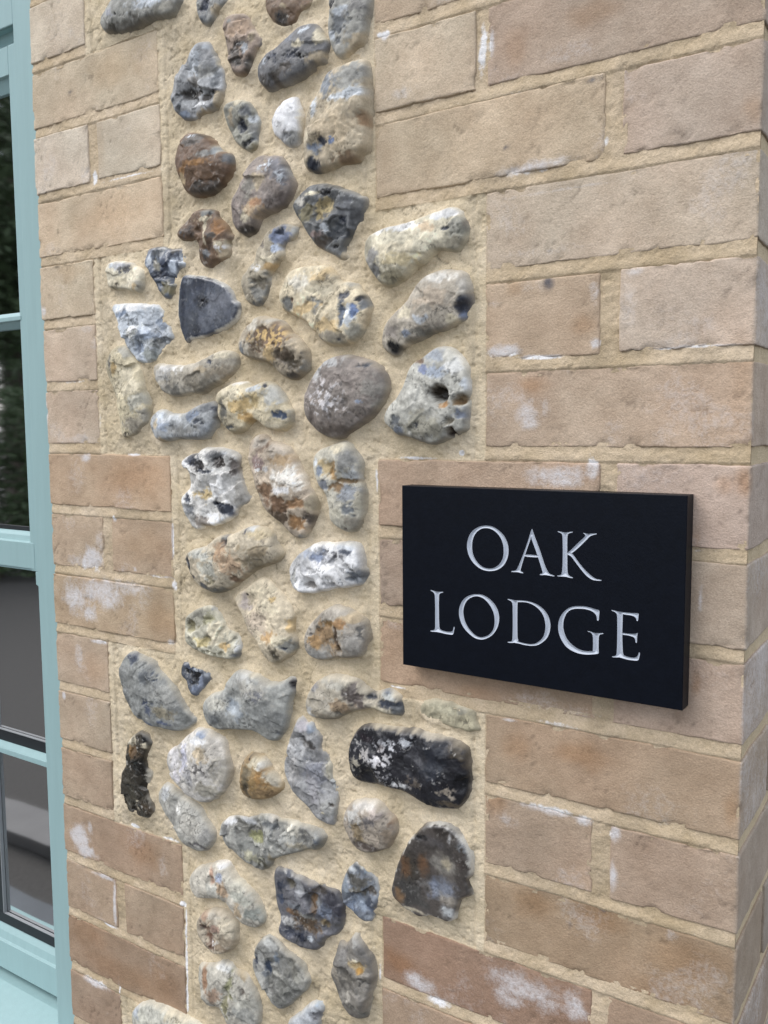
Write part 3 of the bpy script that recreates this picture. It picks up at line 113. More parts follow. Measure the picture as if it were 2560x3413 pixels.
([(-449.0,-328.4),(-445.2,-314.1),(-441.6,-301.2),(-434.6,-289.2),(-431.0,-279.2),(-422.7,-275.1),(-417.9,-280.8),(-409.7,-278.0),(-403.4,-286.1),(-398.7,-293.0),(-400.6,-305.2),(-391.1,-309.8),(-384.9,-319.0),(-383.5,-330.4),(-377.4,-336.9),(-379.2,-351.7),(-381.0,-366.5),(-384.4,-381.9),(-394.0,-383.0),(-405.2,-380.4),(-414.9,-374.7),(-421.3,-368.2),(-431.2,-363.8),(-439.5,-357.5),(-446.0,-345.4),(-449.2,-337.9)],(156,156,156),[[-421.3,-283.7,8.2,6.6,(186,180,186),0],[-408.3,-282.6,8.0,6.6,(140,154,172),0],[-415.2,-302.2,9.7,6.6,(88,84,80),0],[-428.5,-312.8,14.8,13.4,(166,166,166),0],[-434.0,-335.3,8.3,16.2,(172,169,166),0],[-406.1,-333.3,16.0,19.9,(138,140,150),0],[-388.3,-320.3,7.9,15.7,(186,179,156),0],[-380.7,-335.6,6.3,7.8,(186,190,190),0],[-390.7,-365.3,11.1,9.3,(150,150,145),0],[-395.5,-369.1,1.9,1.6,(216,202,168),0],[-411.3,-349.0,8.1,16.0,(148,146,150),0],[-387.4,-360.6,4.0,3.3,(76,68,60),1]],[],14,0,4),
([(-417.8,-262.4),(-416.5,-253.0),(-410.6,-242.9),(-402.4,-233.8),(-391.2,-227.6),(-378.7,-224.4),(-364.9,-223.6),(-352.8,-224.9),(-343.9,-229.8),(-336.6,-236.7),(-329.3,-234.3),(-317.7,-229.4),(-307.8,-232.7),(-301.5,-237.7),(-301.6,-252.4),(-307.9,-254.7),(-317.9,-254.6),(-326.6,-253.1),(-333.9,-251.8),(-344.2,-253.6),(-354.7,-256.7),(-367.0,-262.7),(-379.4,-270.0),(-392.0,-272.9),(-404.8,-273.2),(-413.6,-270.9)],(182,171,148),[[-356.2,-237.7,10.5,11.3,(88,78,74),0],[-347.4,-245.0,8.9,6.3,(102,90,84),0],[-393.3,-248.9,15.6,10.3,(186,176,156),0],[-404.2,-239.1,6.4,6.5,(140,138,138),0],[-377.4,-231.0,16.8,6.4,(176,171,156),0],[-334.0,-240.3,7.3,3.7,(54,58,70),0],[-319.5,-231.8,7.1,4.9,(90,104,126),0],[-315.3,-237.2,8.5,4.9,(186,190,186),0],[-309.6,-243.6,14.0,4.9,(62,70,88),0],[-305.4,-247.7,7.0,4.9,(102,107,112),0],[-370.1,-252.6,15.2,6.4,(172,142,106),0],[-408.0,-265.6,8.0,6.5,(190,188,182),0],[-390.5,-266.4,17.2,3.9,(150,138,115),0],[-326.9,-249.0,11.5,3.1,(216,202,168),0]],[(-334.0,-240.3,6.1,-3.0)],16,0,0),
([(-284.1,-242.1),(-281.4,-236.8),(-270.5,-232.6),(-257.1,-232.1),(-245.3,-233.1),(-235.0,-234.8),(-227.3,-235.8),(-226.1,-243.7),(-221.6,-252.1),(-229.9,-256.0),(-236.3,-256.0),(-240.1,-255.0),(-246.7,-255.6),(-254.5,-253.5),(-265.2,-253.1),(-276.0,-251.5),(-282.8,-249.1)],(174,164,130),[[-239.4,-238.5,7.7,3.5,(146,142,124),0],[-257.7,-238.2,15.7,5.9,(182,174,142),0],[-226.7,-235.2,5.0,1.7,(76,68,60),1]],[],4,1,0),
([(-363.7,-303.0),(-362.8,-291.3),(-358.1,-280.1),(-348.9,-270.8),(-334.0,-265.6),(-318.0,-265.2),(-303.8,-265.0),(-289.8,-263.0),(-276.0,-263.5),(-259.9,-264.0),(-245.3,-266.0),(-235.0,-268.7),(-231.4,-271.5),(-230.4,-285.4),(-230.4,-300.7),(-231.0,-312.6),(-234.9,-321.8),(-241.4,-329.3),(-253.3,-332.2),(-266.7,-334.2),(-277.7,-331.8),(-285.9,-327.6),(-297.1,-325.2),(-308.5,-325.3),(-320.0,-325.4),(-334.7,-326.8),(-349.6,-328.2),(-358.7,-325.0),(-361.6,-316.7)],(44,44,50),[[-263.1,-290.2,19.8,15.6,(46,50,60),0],[-236.8,-301.2,9.0,9.4,(32,33,38),0],[-339.3,-312.5,13.2,7.6,(30,30,33),0],[-282.1,-288.1,16.3,12.1,(60,60,66),0],[-318.4,-265.9,35.1,3.7,(198,183,152),0],[-263.1,-265.2,19.7,4.8,(192,182,162),0],[-341.9,-280.3,17.6,4.4,(46,39,46),0],[-340.6,-297.6,17.6,11.4,(180,175,170),1],[-351.2,-307.4,7.5,11.5,(186,176,152),1],[-311.4,-281.8,21.1,6.2,(190,192,198),1],[-321.5,-296.2,8.6,15.0,(112,84,70),1],[-321.6,-298.7,12.9,17.5,(206,206,210),1],[-290.3,-275.3,11.0,6.1,(180,184,190),1],[-239.4,-273.5,10.3,7.0,(84,74,60),0],[-249.9,-313.6,10.5,9.5,(172,157,136),1],[-304.6,-317.4,21.0,3.7,(226,226,226),1],[-231.7,-283.7,5.1,8.2,(78,70,62),0],[-246.0,-324.6,11.7,3.6,(112,97,76),0],[-283.6,-312.7,16.4,7.3,(90,80,70),1]],[],17,0,0),
([(-370.9,-371.5),(-369.2,-361.9),(-363.7,-352.8),(-354.4,-346.8),(-343.8,-343.0),(-331.9,-341.6),(-323.1,-344.6),(-315.9,-350.4),(-310.1,-356.6),(-308.1,-366.1),(-310.3,-375.5),(-316.2,-385.9),(-326.5,-391.8),(-335.4,-396.1),(-345.9,-397.7),(-355.0,-396.2),(-361.1,-391.3),(-365.6,-384.6),(-370.2,-379.2)],(160,146,128),[[-354.9,-360.1,9.1,12.9,(190,188,182),0],[-342.7,-347.0,17.8,6.4,(202,196,186),0],[-335.4,-361.7,10.3,7.7,(112,107,106),0],[-347.5,-376.3,9.0,11.6,(132,112,78),0],[-331.1,-374.6,13.2,11.5,(170,155,135),0],[-314.8,-350.4,5.8,3.8,(140,112,92),1],[-310.6,-358.1,4.3,7.5,(140,105,75),0],[-355.0,-369.1,6.1,7.8,(104,100,96),1],[-341.7,-388.9,14.9,5.2,(110,95,85),0],[-315.0,-374.3,10.1,8.8,(150,130,105),0],[-327.9,-353.6,8.8,5.1,(182,166,156),0]],[(-341.5,-374.7,15.2,-2.0)],18,0,0),
([(-314.3,-424.9),(-310.5,-407.3),(-306.1,-395.9),(-300.3,-383.0),(-293.2,-371.1),(-284.7,-360.2),(-276.4,-352.0),(-264.1,-347.7),(-252.0,-347.1),(-242.7,-350.8),(-236.2,-357.6),(-231.0,-365.8),(-228.4,-375.9),(-228.3,-389.1),(-231.6,-394.8),(-228.3,-403.5),(-228.9,-408.5),(-238.8,-415.1),(-241.4,-423.2),(-245.4,-436.7),(-252.1,-440.7),(-260.2,-440.1),(-269.8,-439.4),(-282.3,-445.1),(-290.7,-443.3),(-300.7,-441.3),(-310.8,-435.4),(-313.6,-431.1)],(96,88,82),[[-259.3,-351.4,17.2,6.1,(62,55,50),0],[-266.0,-365.3,17.4,7.3,(126,119,118),0],[-236.8,-364.8,7.8,12.0,(152,157,162),1],[-248.6,-358.3,2.0,4.8,(226,226,226),0],[-283.8,-365.0,8.3,3.7,(30,30,33),0],[-291.0,-396.7,9.8,15.0,(86,76,62),0],[-296.6,-395.7,5.6,11.3,(128,88,56),0],[-278.4,-390.7,5.5,11.1,(142,97,62),0],[-291.1,-419.2,15.4,16.3,(75,74,72),0],[-302.5,-427.6,5.7,7.6,(152,112,72),0],[-255.3,-408.7,15.9,11.0,(132,142,162),0],[-256.6,-387.1,14.6,11.0,(152,147,136),0],[-254.0,-383.9,5.3,6.1,(200,185,150),0],[-236.8,-379.2,10.4,8.4,(80,70,65),0],[-227.7,-401.8,3.9,6.0,(30,30,33),0],[-280.0,-425.9,12.4,7.5,(80,78,75),0],[-247.3,-417.3,10.6,7.3,(166,156,140),0],[-250.0,-429.1,6.6,6.1,(200,206,208),0],[-266.2,-410.6,5.4,9.9,(126,138,164),0],[-257.9,-344.4,19.8,1.7,(226,226,226),0],[-274.8,-351.1,5.5,2.7,(226,226,226),0],[-235.5,-350.2,5.2,6.0,(226,226,226),0],[-226.5,-376.3,1.8,17.9,(216,202,168),0],[-291.2,-438.1,16.8,1.8,(216,202,168),0]],[(-266.1,-389.7,23.1,-4.0)],17,2,0),
([(-541.5,-425.5),(-540.2,-416.4),(-530.4,-408.3),(-515.3,-401.7),(-498.7,-399.1),(-480.5,-391.9),(-464.6,-388.0),(-456.0,-391.5),(-440.6,-389.0),(-427.1,-389.8),(-413.9,-389.2),(-400.8,-389.9),(-392.9,-394.6),(-397.9,-405.2),(-404.5,-412.4),(-414.3,-413.6),(-427.8,-419.9),(-441.4,-426.3),(-455.3,-432.1),(-465.9,-438.5),(-471.4,-448.5),(-480.5,-455.2),(-489.5,-455.6),(-496.6,-451.9),(-507.6,-451.3),(-516.7,-446.6),(-526.0,-443.3),(-535.2,-437.0),(-540.7,-432.6)],(152,151,142),[[-493.7,-412.4,32.1,9.9,(112,110,102),0],[-484.9,-418.6,12.5,7.1,(140,140,90),0],[-466.7,-398.7,10.5,5.6,(100,104,106),0],[-524.8,-410.3,11.2,5.8,(206,206,206),0],[-502.4,-401.9,14.5,4.3,(200,202,204),0],[-459.5,-390.0,13.8,4.2,(170,165,155),0],[-461.8,-411.3,13.9,12.5,(146,146,140),0],[-496.1,-431.4,16.3,5.7,(120,122,115),0],[-482.1,-444.6,10.7,7.1,(90,85,65),1],[-492.7,-440.4,12.6,5.7,(170,165,135),0],[-469.4,-435.5,10.5,5.6,(150,135,100),1],[-419.2,-398.9,11.5,6.8,(115,115,112),0],[-435.8,-396.4,16.7,6.8,(206,199,180),0],[-402.8,-396.0,6.5,6.7,(112,120,130),1],[-422.8,-412.0,19.8,5.4,(170,160,135),0],[-530.9,-423.3,7.6,8.7,(104,104,102),0],[-445.7,-388.0,10.2,5.5,(216,202,168),0]],[(-493.7,-413.9,20.9,-4.0),(-419.2,-398.9,9.0,-2.0)],18,0,3),
([(-592.3,-495.6),(-587.9,-486.8),(-575.5,-475.8),(-561.4,-469.7),(-553.4,-465.3),(-541.7,-460.6),(-530.2,-458.2),(-526.7,-465.2),(-517.5,-471.4),(-508.4,-476.0),(-497.5,-481.5),(-488.6,-488.9),(-481.7,-498.3),(-477.4,-505.5),(-480.4,-515.0),(-489.6,-523.0),(-500.6,-524.3),(-509.8,-522.9),(-517.1,-516.4),(-524.4,-511.3),(-533.7,-505.3),(-545.1,-504.3),(-559.0,-509.9),(-572.9,-512.6),(-582.8,-509.5),(-588.6,-503.6)],(188,180,162),[[-536.5,-475.6,6.7,8.9,(158,170,196),0],[-536.0,-460.8,11.4,4.4,(226,226,226),0],[-567.9,-487.5,15.8,13.6,(202,194,176),0],[-548.0,-475.9,3.9,11.9,(172,132,107),0],[-533.1,-489.2,9.5,8.9,(186,152,116),0],[-508.8,-489.3,16.6,8.7,(165,165,150),0],[-487.4,-505.7,14.4,13.0,(150,155,145),0],[-548.6,-492.2,11.6,8.9,(190,188,175),0],[-512.0,-474.4,13.0,10.2,(190,185,165),0],[-509.4,-506.8,7.4,10.2,(175,150,115),0]],[(-548.2,-481.8,5.2,-4.0)],16,0,0),
([(-581.3,-550.0),(-578.9,-538.6),(-569.5,-528.1),(-555.4,-519.3),(-539.8,-516.0),(-526.6,-519.3),(-519.3,-528.8),(-517.8,-540.1),(-521.0,-552.9),(-529.9,-562.5),(-543.5,-569.4),(-555.3,-570.3),(-565.0,-567.5),(-574.7,-561.6),(-579.5,-555.5)],(182,166,140),[[-554.5,-550.5,9.8,15.2,(112,78,58),0],[-564.0,-541.5,9.9,6.1,(96,72,62),1],[-550.8,-555.2,7.8,9.1,(90,62,45),0],[-548.9,-554.6,7.8,9.1,(226,226,226),1],[-553.6,-524.8,13.7,6.0,(190,180,160),0],[-530.8,-531.0,15.2,11.9,(186,173,146),0],[-529.4,-548.2,13.3,9.0,(160,142,115),0],[-544.3,-536.8,7.8,4.5,(165,130,110),0],[-537.4,-558.2,15.4,4.5,(140,120,95),0],[-563.5,-527.9,7.9,6.1,(190,150,120),0]],[(-558.4,-550.2,8.8,-5.0)],18,0,0),
([(-465.8,-455.4),(-463.4,-448.7),(-454.3,-444.4),(-442.5,-442.8),(-435.3,-446.7),(-423.8,-447.0),(-412.4,-447.3),(-398.4,-447.9),(-387.4,-448.1),(-379.2,-448.6),(-375.2,-454.9),(-371.9,-460.8),(-372.1,-471.1),(-374.2,-479.8),(-374.4,-486.8),(-382.7,-496.4),(-392.4,-500.7),(-398.1,-507.2),(-401.0,-515.2),(-409.6,-522.8),(-419.6,-524.4),(-431.2,-525.3),(-442.9,-525.5),(-453.2,-522.9),(-459.9,-517.7),(-458.9,-510.1),(-455.7,-501.9),(-456.3,-494.8),(-461.4,-487.9),(-464.9,-480.5),(-464.0,-471.7),(-465.3,-463.7)],(98,98,104),[[-447.8,-445.3,11.7,6.0,(196,196,194),0],[-447.8,-446.5,11.8,6.0,(80,84,96),1],[-440.8,-457.5,7.3,6.0,(95,88,72),0],[-454.1,-462.5,6.0,7.2,(48,54,70),0],[-453.0,-476.5,7.4,6.0,(60,70,92),0],[-427.8,-457.2,8.6,11.8,(152,154,157),0],[-402.2,-452.1,16.6,4.7,(80,72,65),0],[-385.8,-461.0,15.0,15.0,(62,62,72),0],[-394.3,-472.8,9.7,11.6,(110,120,140),0],[-409.4,-463.5,8.4,7.0,(70,60,45),0],[-411.0,-473.3,5.7,10.6,(112,82,52),0],[-434.2,-487.5,11.6,4.8,(132,97,66),0],[-420.0,-494.8,19.9,9.5,(107,84,60),0],[-441.8,-499.3,8.8,4.8,(182,180,176),0],[-443.5,-510.7,10.3,7.2,(62,66,80),0],[-427.5,-511.4,8.7,6.0,(52,58,76),0],[-417.4,-510.5,5.7,3.6,(198,206,214),0],[-403.3,-511.7,7.0,4.7,(110,105,95),0],[-394.5,-487.9,8.3,4.7,(132,112,76),0],[-378.0,-485.0,8.1,5.8,(95,95,95),0],[-434.0,-479.1,13.0,3.6,(104,108,114),0],[-422.6,-486.2,12.9,3.6,(150,148,140),0],[-403.9,-466.4,5.6,7.0,(120,125,130),0],[-402.1,-445.1,16.6,3.5,(160,162,162),0]],[(-409.5,-468.2,9.0,-7.0),(-440.8,-458.7,6.0,-5.0),(-443.5,-510.7,6.7,-3.0)],18,0,3),
([(-376.5,-450.7),(-377.1,-442.9),(-373.5,-430.4),(-368.0,-420.9),(-359.9,-414.2),(-350.7,-413.9),(-344.3,-417.7),(-337.9,-421.4),(-332.8,-424.4),(-330.9,-432.8),(-330.4,-440.4),(-333.1,-451.2),(-337.0,-459.1),(-341.0,-469.9),(-348.8,-472.4),(-355.4,-470.5),(-362.0,-465.7),(-369.9,-461.3),(-373.9,-456.8)],(112,120,132),[[-353.1,-414.2,10.4,4.5,(206,200,180),0],[-365.0,-422.0,5.3,6.8,(200,206,210),0],[-354.6,-430.2,14.3,6.7,(85,82,75),0],[-353.4,-440.0,10.4,4.5,(100,95,82),0],[-342.7,-417.9,7.7,4.4,(100,125,150),0],[-350.9,-451.6,9.1,7.9,(152,167,187),0],[-339.3,-452.5,7.7,7.8,(85,95,115),0],[-333.9,-430.9,6.4,8.9,(130,135,140),0],[-369.3,-441.3,4.0,10.2,(120,130,140),0],[-360.2,-457.8,7.9,5.7,(120,134,156),0],[-340.4,-437.2,5.2,4.5,(76,68,60),0],[-343.3,-463.8,5.2,3.4,(160,170,182),0]],[],13,0,6),
([(-500.3,-569.5),(-498.7,-558.9),(-495.3,-549.0),(-488.7,-538.2),(-479.1,-527.6),(-469.8,-524.0),(-460.8,-526.6),(-455.0,-533.2),(-446.2,-537.5),(-434.4,-538.4),(-425.8,-542.6),(-421.6,-549.6),(-416.0,-557.2),(-421.9,-567.7),(-432.4,-580.0),(-443.0,-592.4),(-453.7,-602.5),(-461.3,-605.4),(-468.8,-602.0),(-476.3,-594.8),(-485.4,-586.8),(-493.0,-580.8),(-498.4,-576.4)],(144,143,136),[[-471.0,-534.2,16.7,8.6,(188,188,182),0],[-473.3,-560.7,7.7,8.7,(46,60,84),0],[-491.7,-558.4,3.1,10.0,(48,54,70),0],[-463.8,-547.6,6.1,7.4,(110,124,140),0],[-450.9,-573.6,22.3,14.8,(104,104,97),0],[-435.6,-550.0,16.0,12.1,(136,134,122),0],[-457.3,-590.6,12.1,7.4,(120,120,112),0],[-485.4,-553.7,7.8,10.0,(176,176,170),0],[-479.7,-570.3,6.2,3.7,(102,107,112),0],[-424.1,-554.4,10.1,9.6,(150,148,138),0],[-458.2,-565.2,9.0,4.9,(160,158,148),0]],[],18,0,2),
([(-390.2,-537.4),(-384.5,-524.9),(-382.3,-513.7),(-381.4,-502.9),(-377.3,-500.4),(-370.5,-501.7),(-363.7,-491.4),(-357.6,-483.7),(-351.7,-490.9),(-345.2,-496.7),(-340.1,-504.1),(-337.6,-514.6),(-335.7,-523.0),(-337.8,-535.1),(-341.8,-545.7),(-343.3,-557.7),(-343.4,-569.2),(-351.4,-575.2),(-360.8,-577.0),(-368.9,-574.2),(-375.6,-568.6),(-380.9,-560.0),(-385.6,-551.1),(-389.0,-545.2)],(128,122,112),[[-354.4,-516.0,9.2,5.7,(194,164,108),0],[-351.2,-520.6,4.0,3.4,(176,124,44),0],[-354.3,-510.3,4.0,1.7,(216,202,168),0],[-355.4,-490.2,7.9,8.0,(166,163,156),0],[-370.4,-512.3,8.1,13.9,(150,145,138),0],[-348.9,-499.4,9.2,9.1,(105,102,98),0],[-345.4,-533.3,10.4,5.7,(75,72,68),1],[-345.6,-545.9,6.6,6.9,(85,80,72),1],[-368.3,-551.9,8.1,10.5,(165,158,145),0],[-349.7,-564.7,11.8,4.6,(130,128,118),0],[-380.2,-533.0,5.5,11.7,(145,135,118),0],[-338.6,-509.4,5.2,10.2,(110,108,105),0],[-359.9,-531.6,15.9,9.2,(112,106,96),0]],[(-353.1,-516.7,4.9,-3.0)],16,0,2),
([(-582.2,-601.7),(-580.1,-594.4),(-568.0,-590.2),(-554.2,-585.5),(-540.6,-577.0),(-529.1,-576.9),(-524.4,-582.9),(-513.0,-580.9),(-503.5,-583.2),(-497.4,-591.1),(-491.4,-599.0),(-487.7,-609.0),(-487.3,-624.0),(-488.4,-634.5),(-518.4,-651.2),(-533.2,-653.1),(-539.6,-643.8),(-542.7,-637.2),(-545.9,-633.2),(-556.1,-637.6),(-566.4,-639.5),(-573.0,-632.7),(-576.9,-623.6),(-580.9,-613.1)],(178,172,156),[[-548.3,-582.9,24.9,5.2,(206,206,201),0],[-565.9,-604.5,5.2,13.2,(162,117,82),0],[-553.0,-619.4,13.5,10.5,(152,122,97),0],[-529.1,-600.4,8.2,12.9,(125,125,85),0],[-531.6,-624.4,6.6,13.0,(120,115,80),0],[-512.4,-583.1,9.7,6.4,(162,142,107),0],[-508.1,-600.5,4.8,6.4,(120,105,95),0],[-503.7,-611.5,17.5,19.2,(186,183,168),0],[-504.2,-626.8,17.5,10.3,(150,150,142),0],[-545.5,-596.0,13.4,10.4,(182,176,160),0],[-502.8,-580.9,6.4,5.1,(155,155,160),0]],[(-532.8,-612.0,5.9,-4.0),(-508.1,-600.5,4.0,-2.0)],16,0,0),
([(-699.4,-701.7),(-695.0,-691.6),(-684.7,-682.1),(-667.1,-674.2),(-649.9,-670.6),(-631.3,-669.1),(-615.0,-669.8),(-597.1,-669.7),(-576.1,-669.7),(-587.3,-688.7),(-642.7,-717.6),(-681.1,-725.8),(-698.2,-716.9)],(192,190,172),[[-684.1,-691.0,7.9,8.6,(165,172,180),0],[-653.1,-680.7,28.2,8.4,(196,194,178),0],[-616.0,-672.0,21.7,8.3,(216,202,168),0]],[],16,0,0),
([(-451.0,-616.3),(-438.8,-604.3),(-428.3,-594.2),(-417.9,-581.9),(-409.2,-576.3),(-402.1,-577.2),(-398.7,-581.9),(-403.8,-592.2),(-405.4,-602.4),(-424.4,-618.3),(-451.2,-625.0)],(192,196,200),[[-404.5,-575.9,5.7,4.8,(150,180,214),0],[-400.4,-580.2,5.6,3.6,(90,95,110),1],[-416.2,-588.6,11.5,7.3,(200,206,212),0],[-425.1,-600.4,13.1,4.9,(175,180,185),0],[-406.2,-590.8,7.1,6.0,(110,110,115),0]],[],13,0,0),
]
BLOOM=[(-287.7,-516.7,20.6,11.9,0.9),(-267.1,-528.1,15.1,7.0,0.9),(-178.7,-482.3,43.4,19.7,0.75),(-192.3,-496.0,20.3,13.3,0.7),(-130.9,-479.9,16.5,16.9,0.8),(-154.1,-311.0,31.1,5.4,0.9),(-124.9,-314.2,8.1,6.1,0.9),(-96.9,-319.2,5.8,9.9,0.9),(-98.2,-355.6,4.3,16.0,0.9),(-68.8,-290.7,36.1,23.2,0.35),(-193.3,-331.0,13.4,8.5,0.5),(-49.9,-390.6,7.3,5.8,0.5),(-156.8,-457.2,54.1,5.4,0.3),(-170.0,-217.8,31.4,10.2,0.45),(-128.3,-220.7,23.8,7.9,0.4),(-33.5,-113.3,2.4,12.5,0.8),(-29.3,-77.3,15.1,2.5,0.5),(-146.6,-234.0,24.4,2.8,0.7),(-193.9,-238.5,8.8,2.1,0.8),(-26.7,-175.7,20.2,14.5,0.25),(-309.4,-227.6,12.9,1.3,0.9),(-200.2,81.4,17.0,6.6,1.0),(-170.6,74.6,28.3,2.7,1.0),(-121.0,82.8,5.0,4.7,1.0),(-122.5,122.7,5.7,10.9,0.6),(-90.2,134.9,10.8,4.4,0.6),(-93.4,111.4,9.1,21.3,0.45),(-178.5,28.5,14.6,15.5,0.75),(-161.9,32.1,6.1,11.4,0.5),(-149.1,-23.2,33.6,11.5,0.8),(-121.4,-15.0,6.6,11.2,0.95),(-74.4,-23.2,35.1,14.5,0.35),(-285.3,-10.7,24.2,1.9,1.0),(-50.2,76.2,49.4,1.4,0.8),(-209.0,120.6,8.6,3.9,0.5),(-59.4,100.0,33.8,17.3,0.25),(-241.2,-5.4,4.1,3.3,1.2),(-213.2,334.4,3.8,14.7,0.9),(-221.8,332.7,5.6,29.6,1.0),(-145.3,311.7,28.3,8.8,0.45),(-174.1,228.0,39.5,6.6,0.75),(-114.0,237.5,3.0,5.9,0.8),(-30.9,170.5,13.0,11.6,0.4),(-300.5,311.7,14.3,7.9,0.55),(-318.4,364.8,5.9,5.9,1.1),(-163.3,159.5,58.1,4.4,0.4),(-144.0,207.0,73.7,1.4,0.6),(-193.0,289.8,20.5,1.8,0.5),(-745.5,-139.4,25.4,17.6,1.0),(-775.9,-141.7,21.8,9.8,0.6),(-731.4,-116.0,8.4,16.8,0.6),(-783.3,-188.4,26.5,23.4,0.9),(-730.8,-177.5,45.4,22.7,0.85),(-681.0,-167.2,35.4,12.1,0.7),(-753.7,-205.5,18.9,12.7,0.85),(-777.1,-266.3,9.8,20.7,0.65),(-738.6,-239.4,17.0,2.9,1.0),(-607.2,-105.3,2.6,26.2,0.9),(-607.6,-157.7,5.2,9.0,0.9),(-614.2,-223.4,7.5,5.9,0.7),(-811.5,-317.5,3.7,5.5,1.3),(-703.0,-88.1,4.1,5.5,0.9),(-671.9,-144.6,4.0,2.7,1.0),(-791.3,-174.7,17.8,17.6,0.5),(-629.7,-149.6,26.2,2.1,0.7),(-757.9,6.6,29.5,7.2,0.6),(-822.7,29.3,3.6,31.4,0.8),(-750.8,-15.5,12.7,7.2,0.9),(-665.2,-11.8,15.4,2.1,1.0),(-769.5,-40.9,21.5,31.0,0.4),(-818.0,161.1,6.3,9.4,0.9),(-737.5,133.6,14.0,4.8,0.6),(-785.6,180.4,17.2,27.1,0.3),(-619.6,70.5,166.6,1.5,0.0),(-775.2,74.4,46.5,2.2,0.6),(-332.2,-29.8,1.8,19.6,0.9),(-723.0,28.3,3.3,24.4,0.5),(-791.7,-499.9,21.1,20.0,1.0),(-781.3,-515.6,25.4,10.6,1.0),(-770.1,-479.2,6.8,12.3,0.7),(-729.4,-570.7,3.1,33.9,1.1),(-747.2,-539.7,23.7,3.7,1.0),(-742.0,-601.9,17.6,2.5,1.0),(-604.5,-555.5,1.9,23.0,1.1),(-605.7,-604.3,2.3,43.7,1.2),(-606.3,-647.6,2.3,23.5,1.2),(-608.5,-532.7,5.4,4.0,1.2),(-773.6,-688.4,29.1,7.1,0.9),(-641.5,-495.4,8.7,17.4,0.45),(-687.8,-458.1,10.7,2.9,1.1),(-624.5,-459.7,23.0,2.3,0.9),(-725.6,-682.0,2.2,18.8,0.8),(-333.1,-523.2,1.9,14.7,0.8),(-636.0,418.4,28.4,14.2,0.3),(-809.1,349.0,25.9,31.8,0.25),(-731.0,307.4,12.1,15.4,0.5),(-715.9,302.5,6.4,10.2,1.0),(-774.0,480.2,32.8,30.3,0.3),(-657.1,295.9,51.0,1.7,0.8),(-324.3,366.2,4.9,3.9,1.0)]
BROWN_PATCH=[(-168.3,-401.0,19.4,14.9,0.6),(-109.6,-393.4,29.4,12.2,0.6),(-38.5,-410.2,28.1,23.3,0.5),(-311.4,-503.6,23.8,14.4,0.9),(-46.9,-442.7,35.6,11.8,0.4),(-207.0,-315.1,13.6,12.9,0.7),(-7.0,-274.1,6.7,14.6,0.6),(-174.5,50.6,14.4,6.9,0.7),(-4.3,-23.1,8.0,10.3,0.9),(-18.9,-27.0,8.2,6.9,0.6),(-192.0,132.6,8.4,7.6,0.4),(-130.8,98.0,11.5,7.3,0.5),(-9.5,44.7,9.6,33.8,0.3),(-125.8,-256.1,23.8,12.0,0.7),(-189.3,-262.7,15.3,12.6,0.5),(-38.8,-72.7,2.4,16.0,0.8),(-36.1,-180.8,3.5,11.0,0.7),(-225.8,-218.6,16.1,8.5,0.4),(-126.8,336.6,22.0,10.3,0.5),(-193.3,326.2,12.3,14.5,0.4),(-5.9,240.7,7.7,9.6,0.5),(-654.9,-116.3,45.5,21.6,0.4),(-632.0,-200.1,30.0,21.7,0.5),(-753.5,-274.6,25.9,17.6,0.3),(-673.0,-486.7,32.2,20.6,0.6),(-714.8,-656.8,83.0,18.6,0.5),(-788.1,-625.9,45.5,19.2,0.5),(-648.5,-648.3,31.8,24.0,0.5),(-674.4,-38.5,57.2,21.4,0.5),(-766.9,202.9,25.1,13.3,0.4),(-681.2,413.9,44.5,19.5,0.4),(-693.8,258.4,53.2,22.8,0.3),(-709.4,332.0,15.7,25.2,0.3)]  # brown stains, and two narrow strips at the sign's right edge
DARK=[(-161.0,133.5,4.8,5.6,1.0),(-200.1,248.5,2.5,1.5,1.0),(-126.0,285.7,3.7,2.1,0.9),(-753.9,403.5,4.1,1.8,1.0),(-615.5,333.3,1.8,1.4,1.0),(-234.5,233.5,0.9,1.5,1.0),(-47.3,198.5,0.8,0.8,1.0),(-152.9,217.8,0.8,0.7,1.0),(-105.9,-345.6,1.4,1.8,1.0),(-106.6,-387.4,2.4,1.8,0.9),(-750.3,-185.1,4.3,4.0,0.6),(-82.5,-24.3,3.7,1.8,0.5),(-135.0,-409.7,0.8,2.1,0.8)]
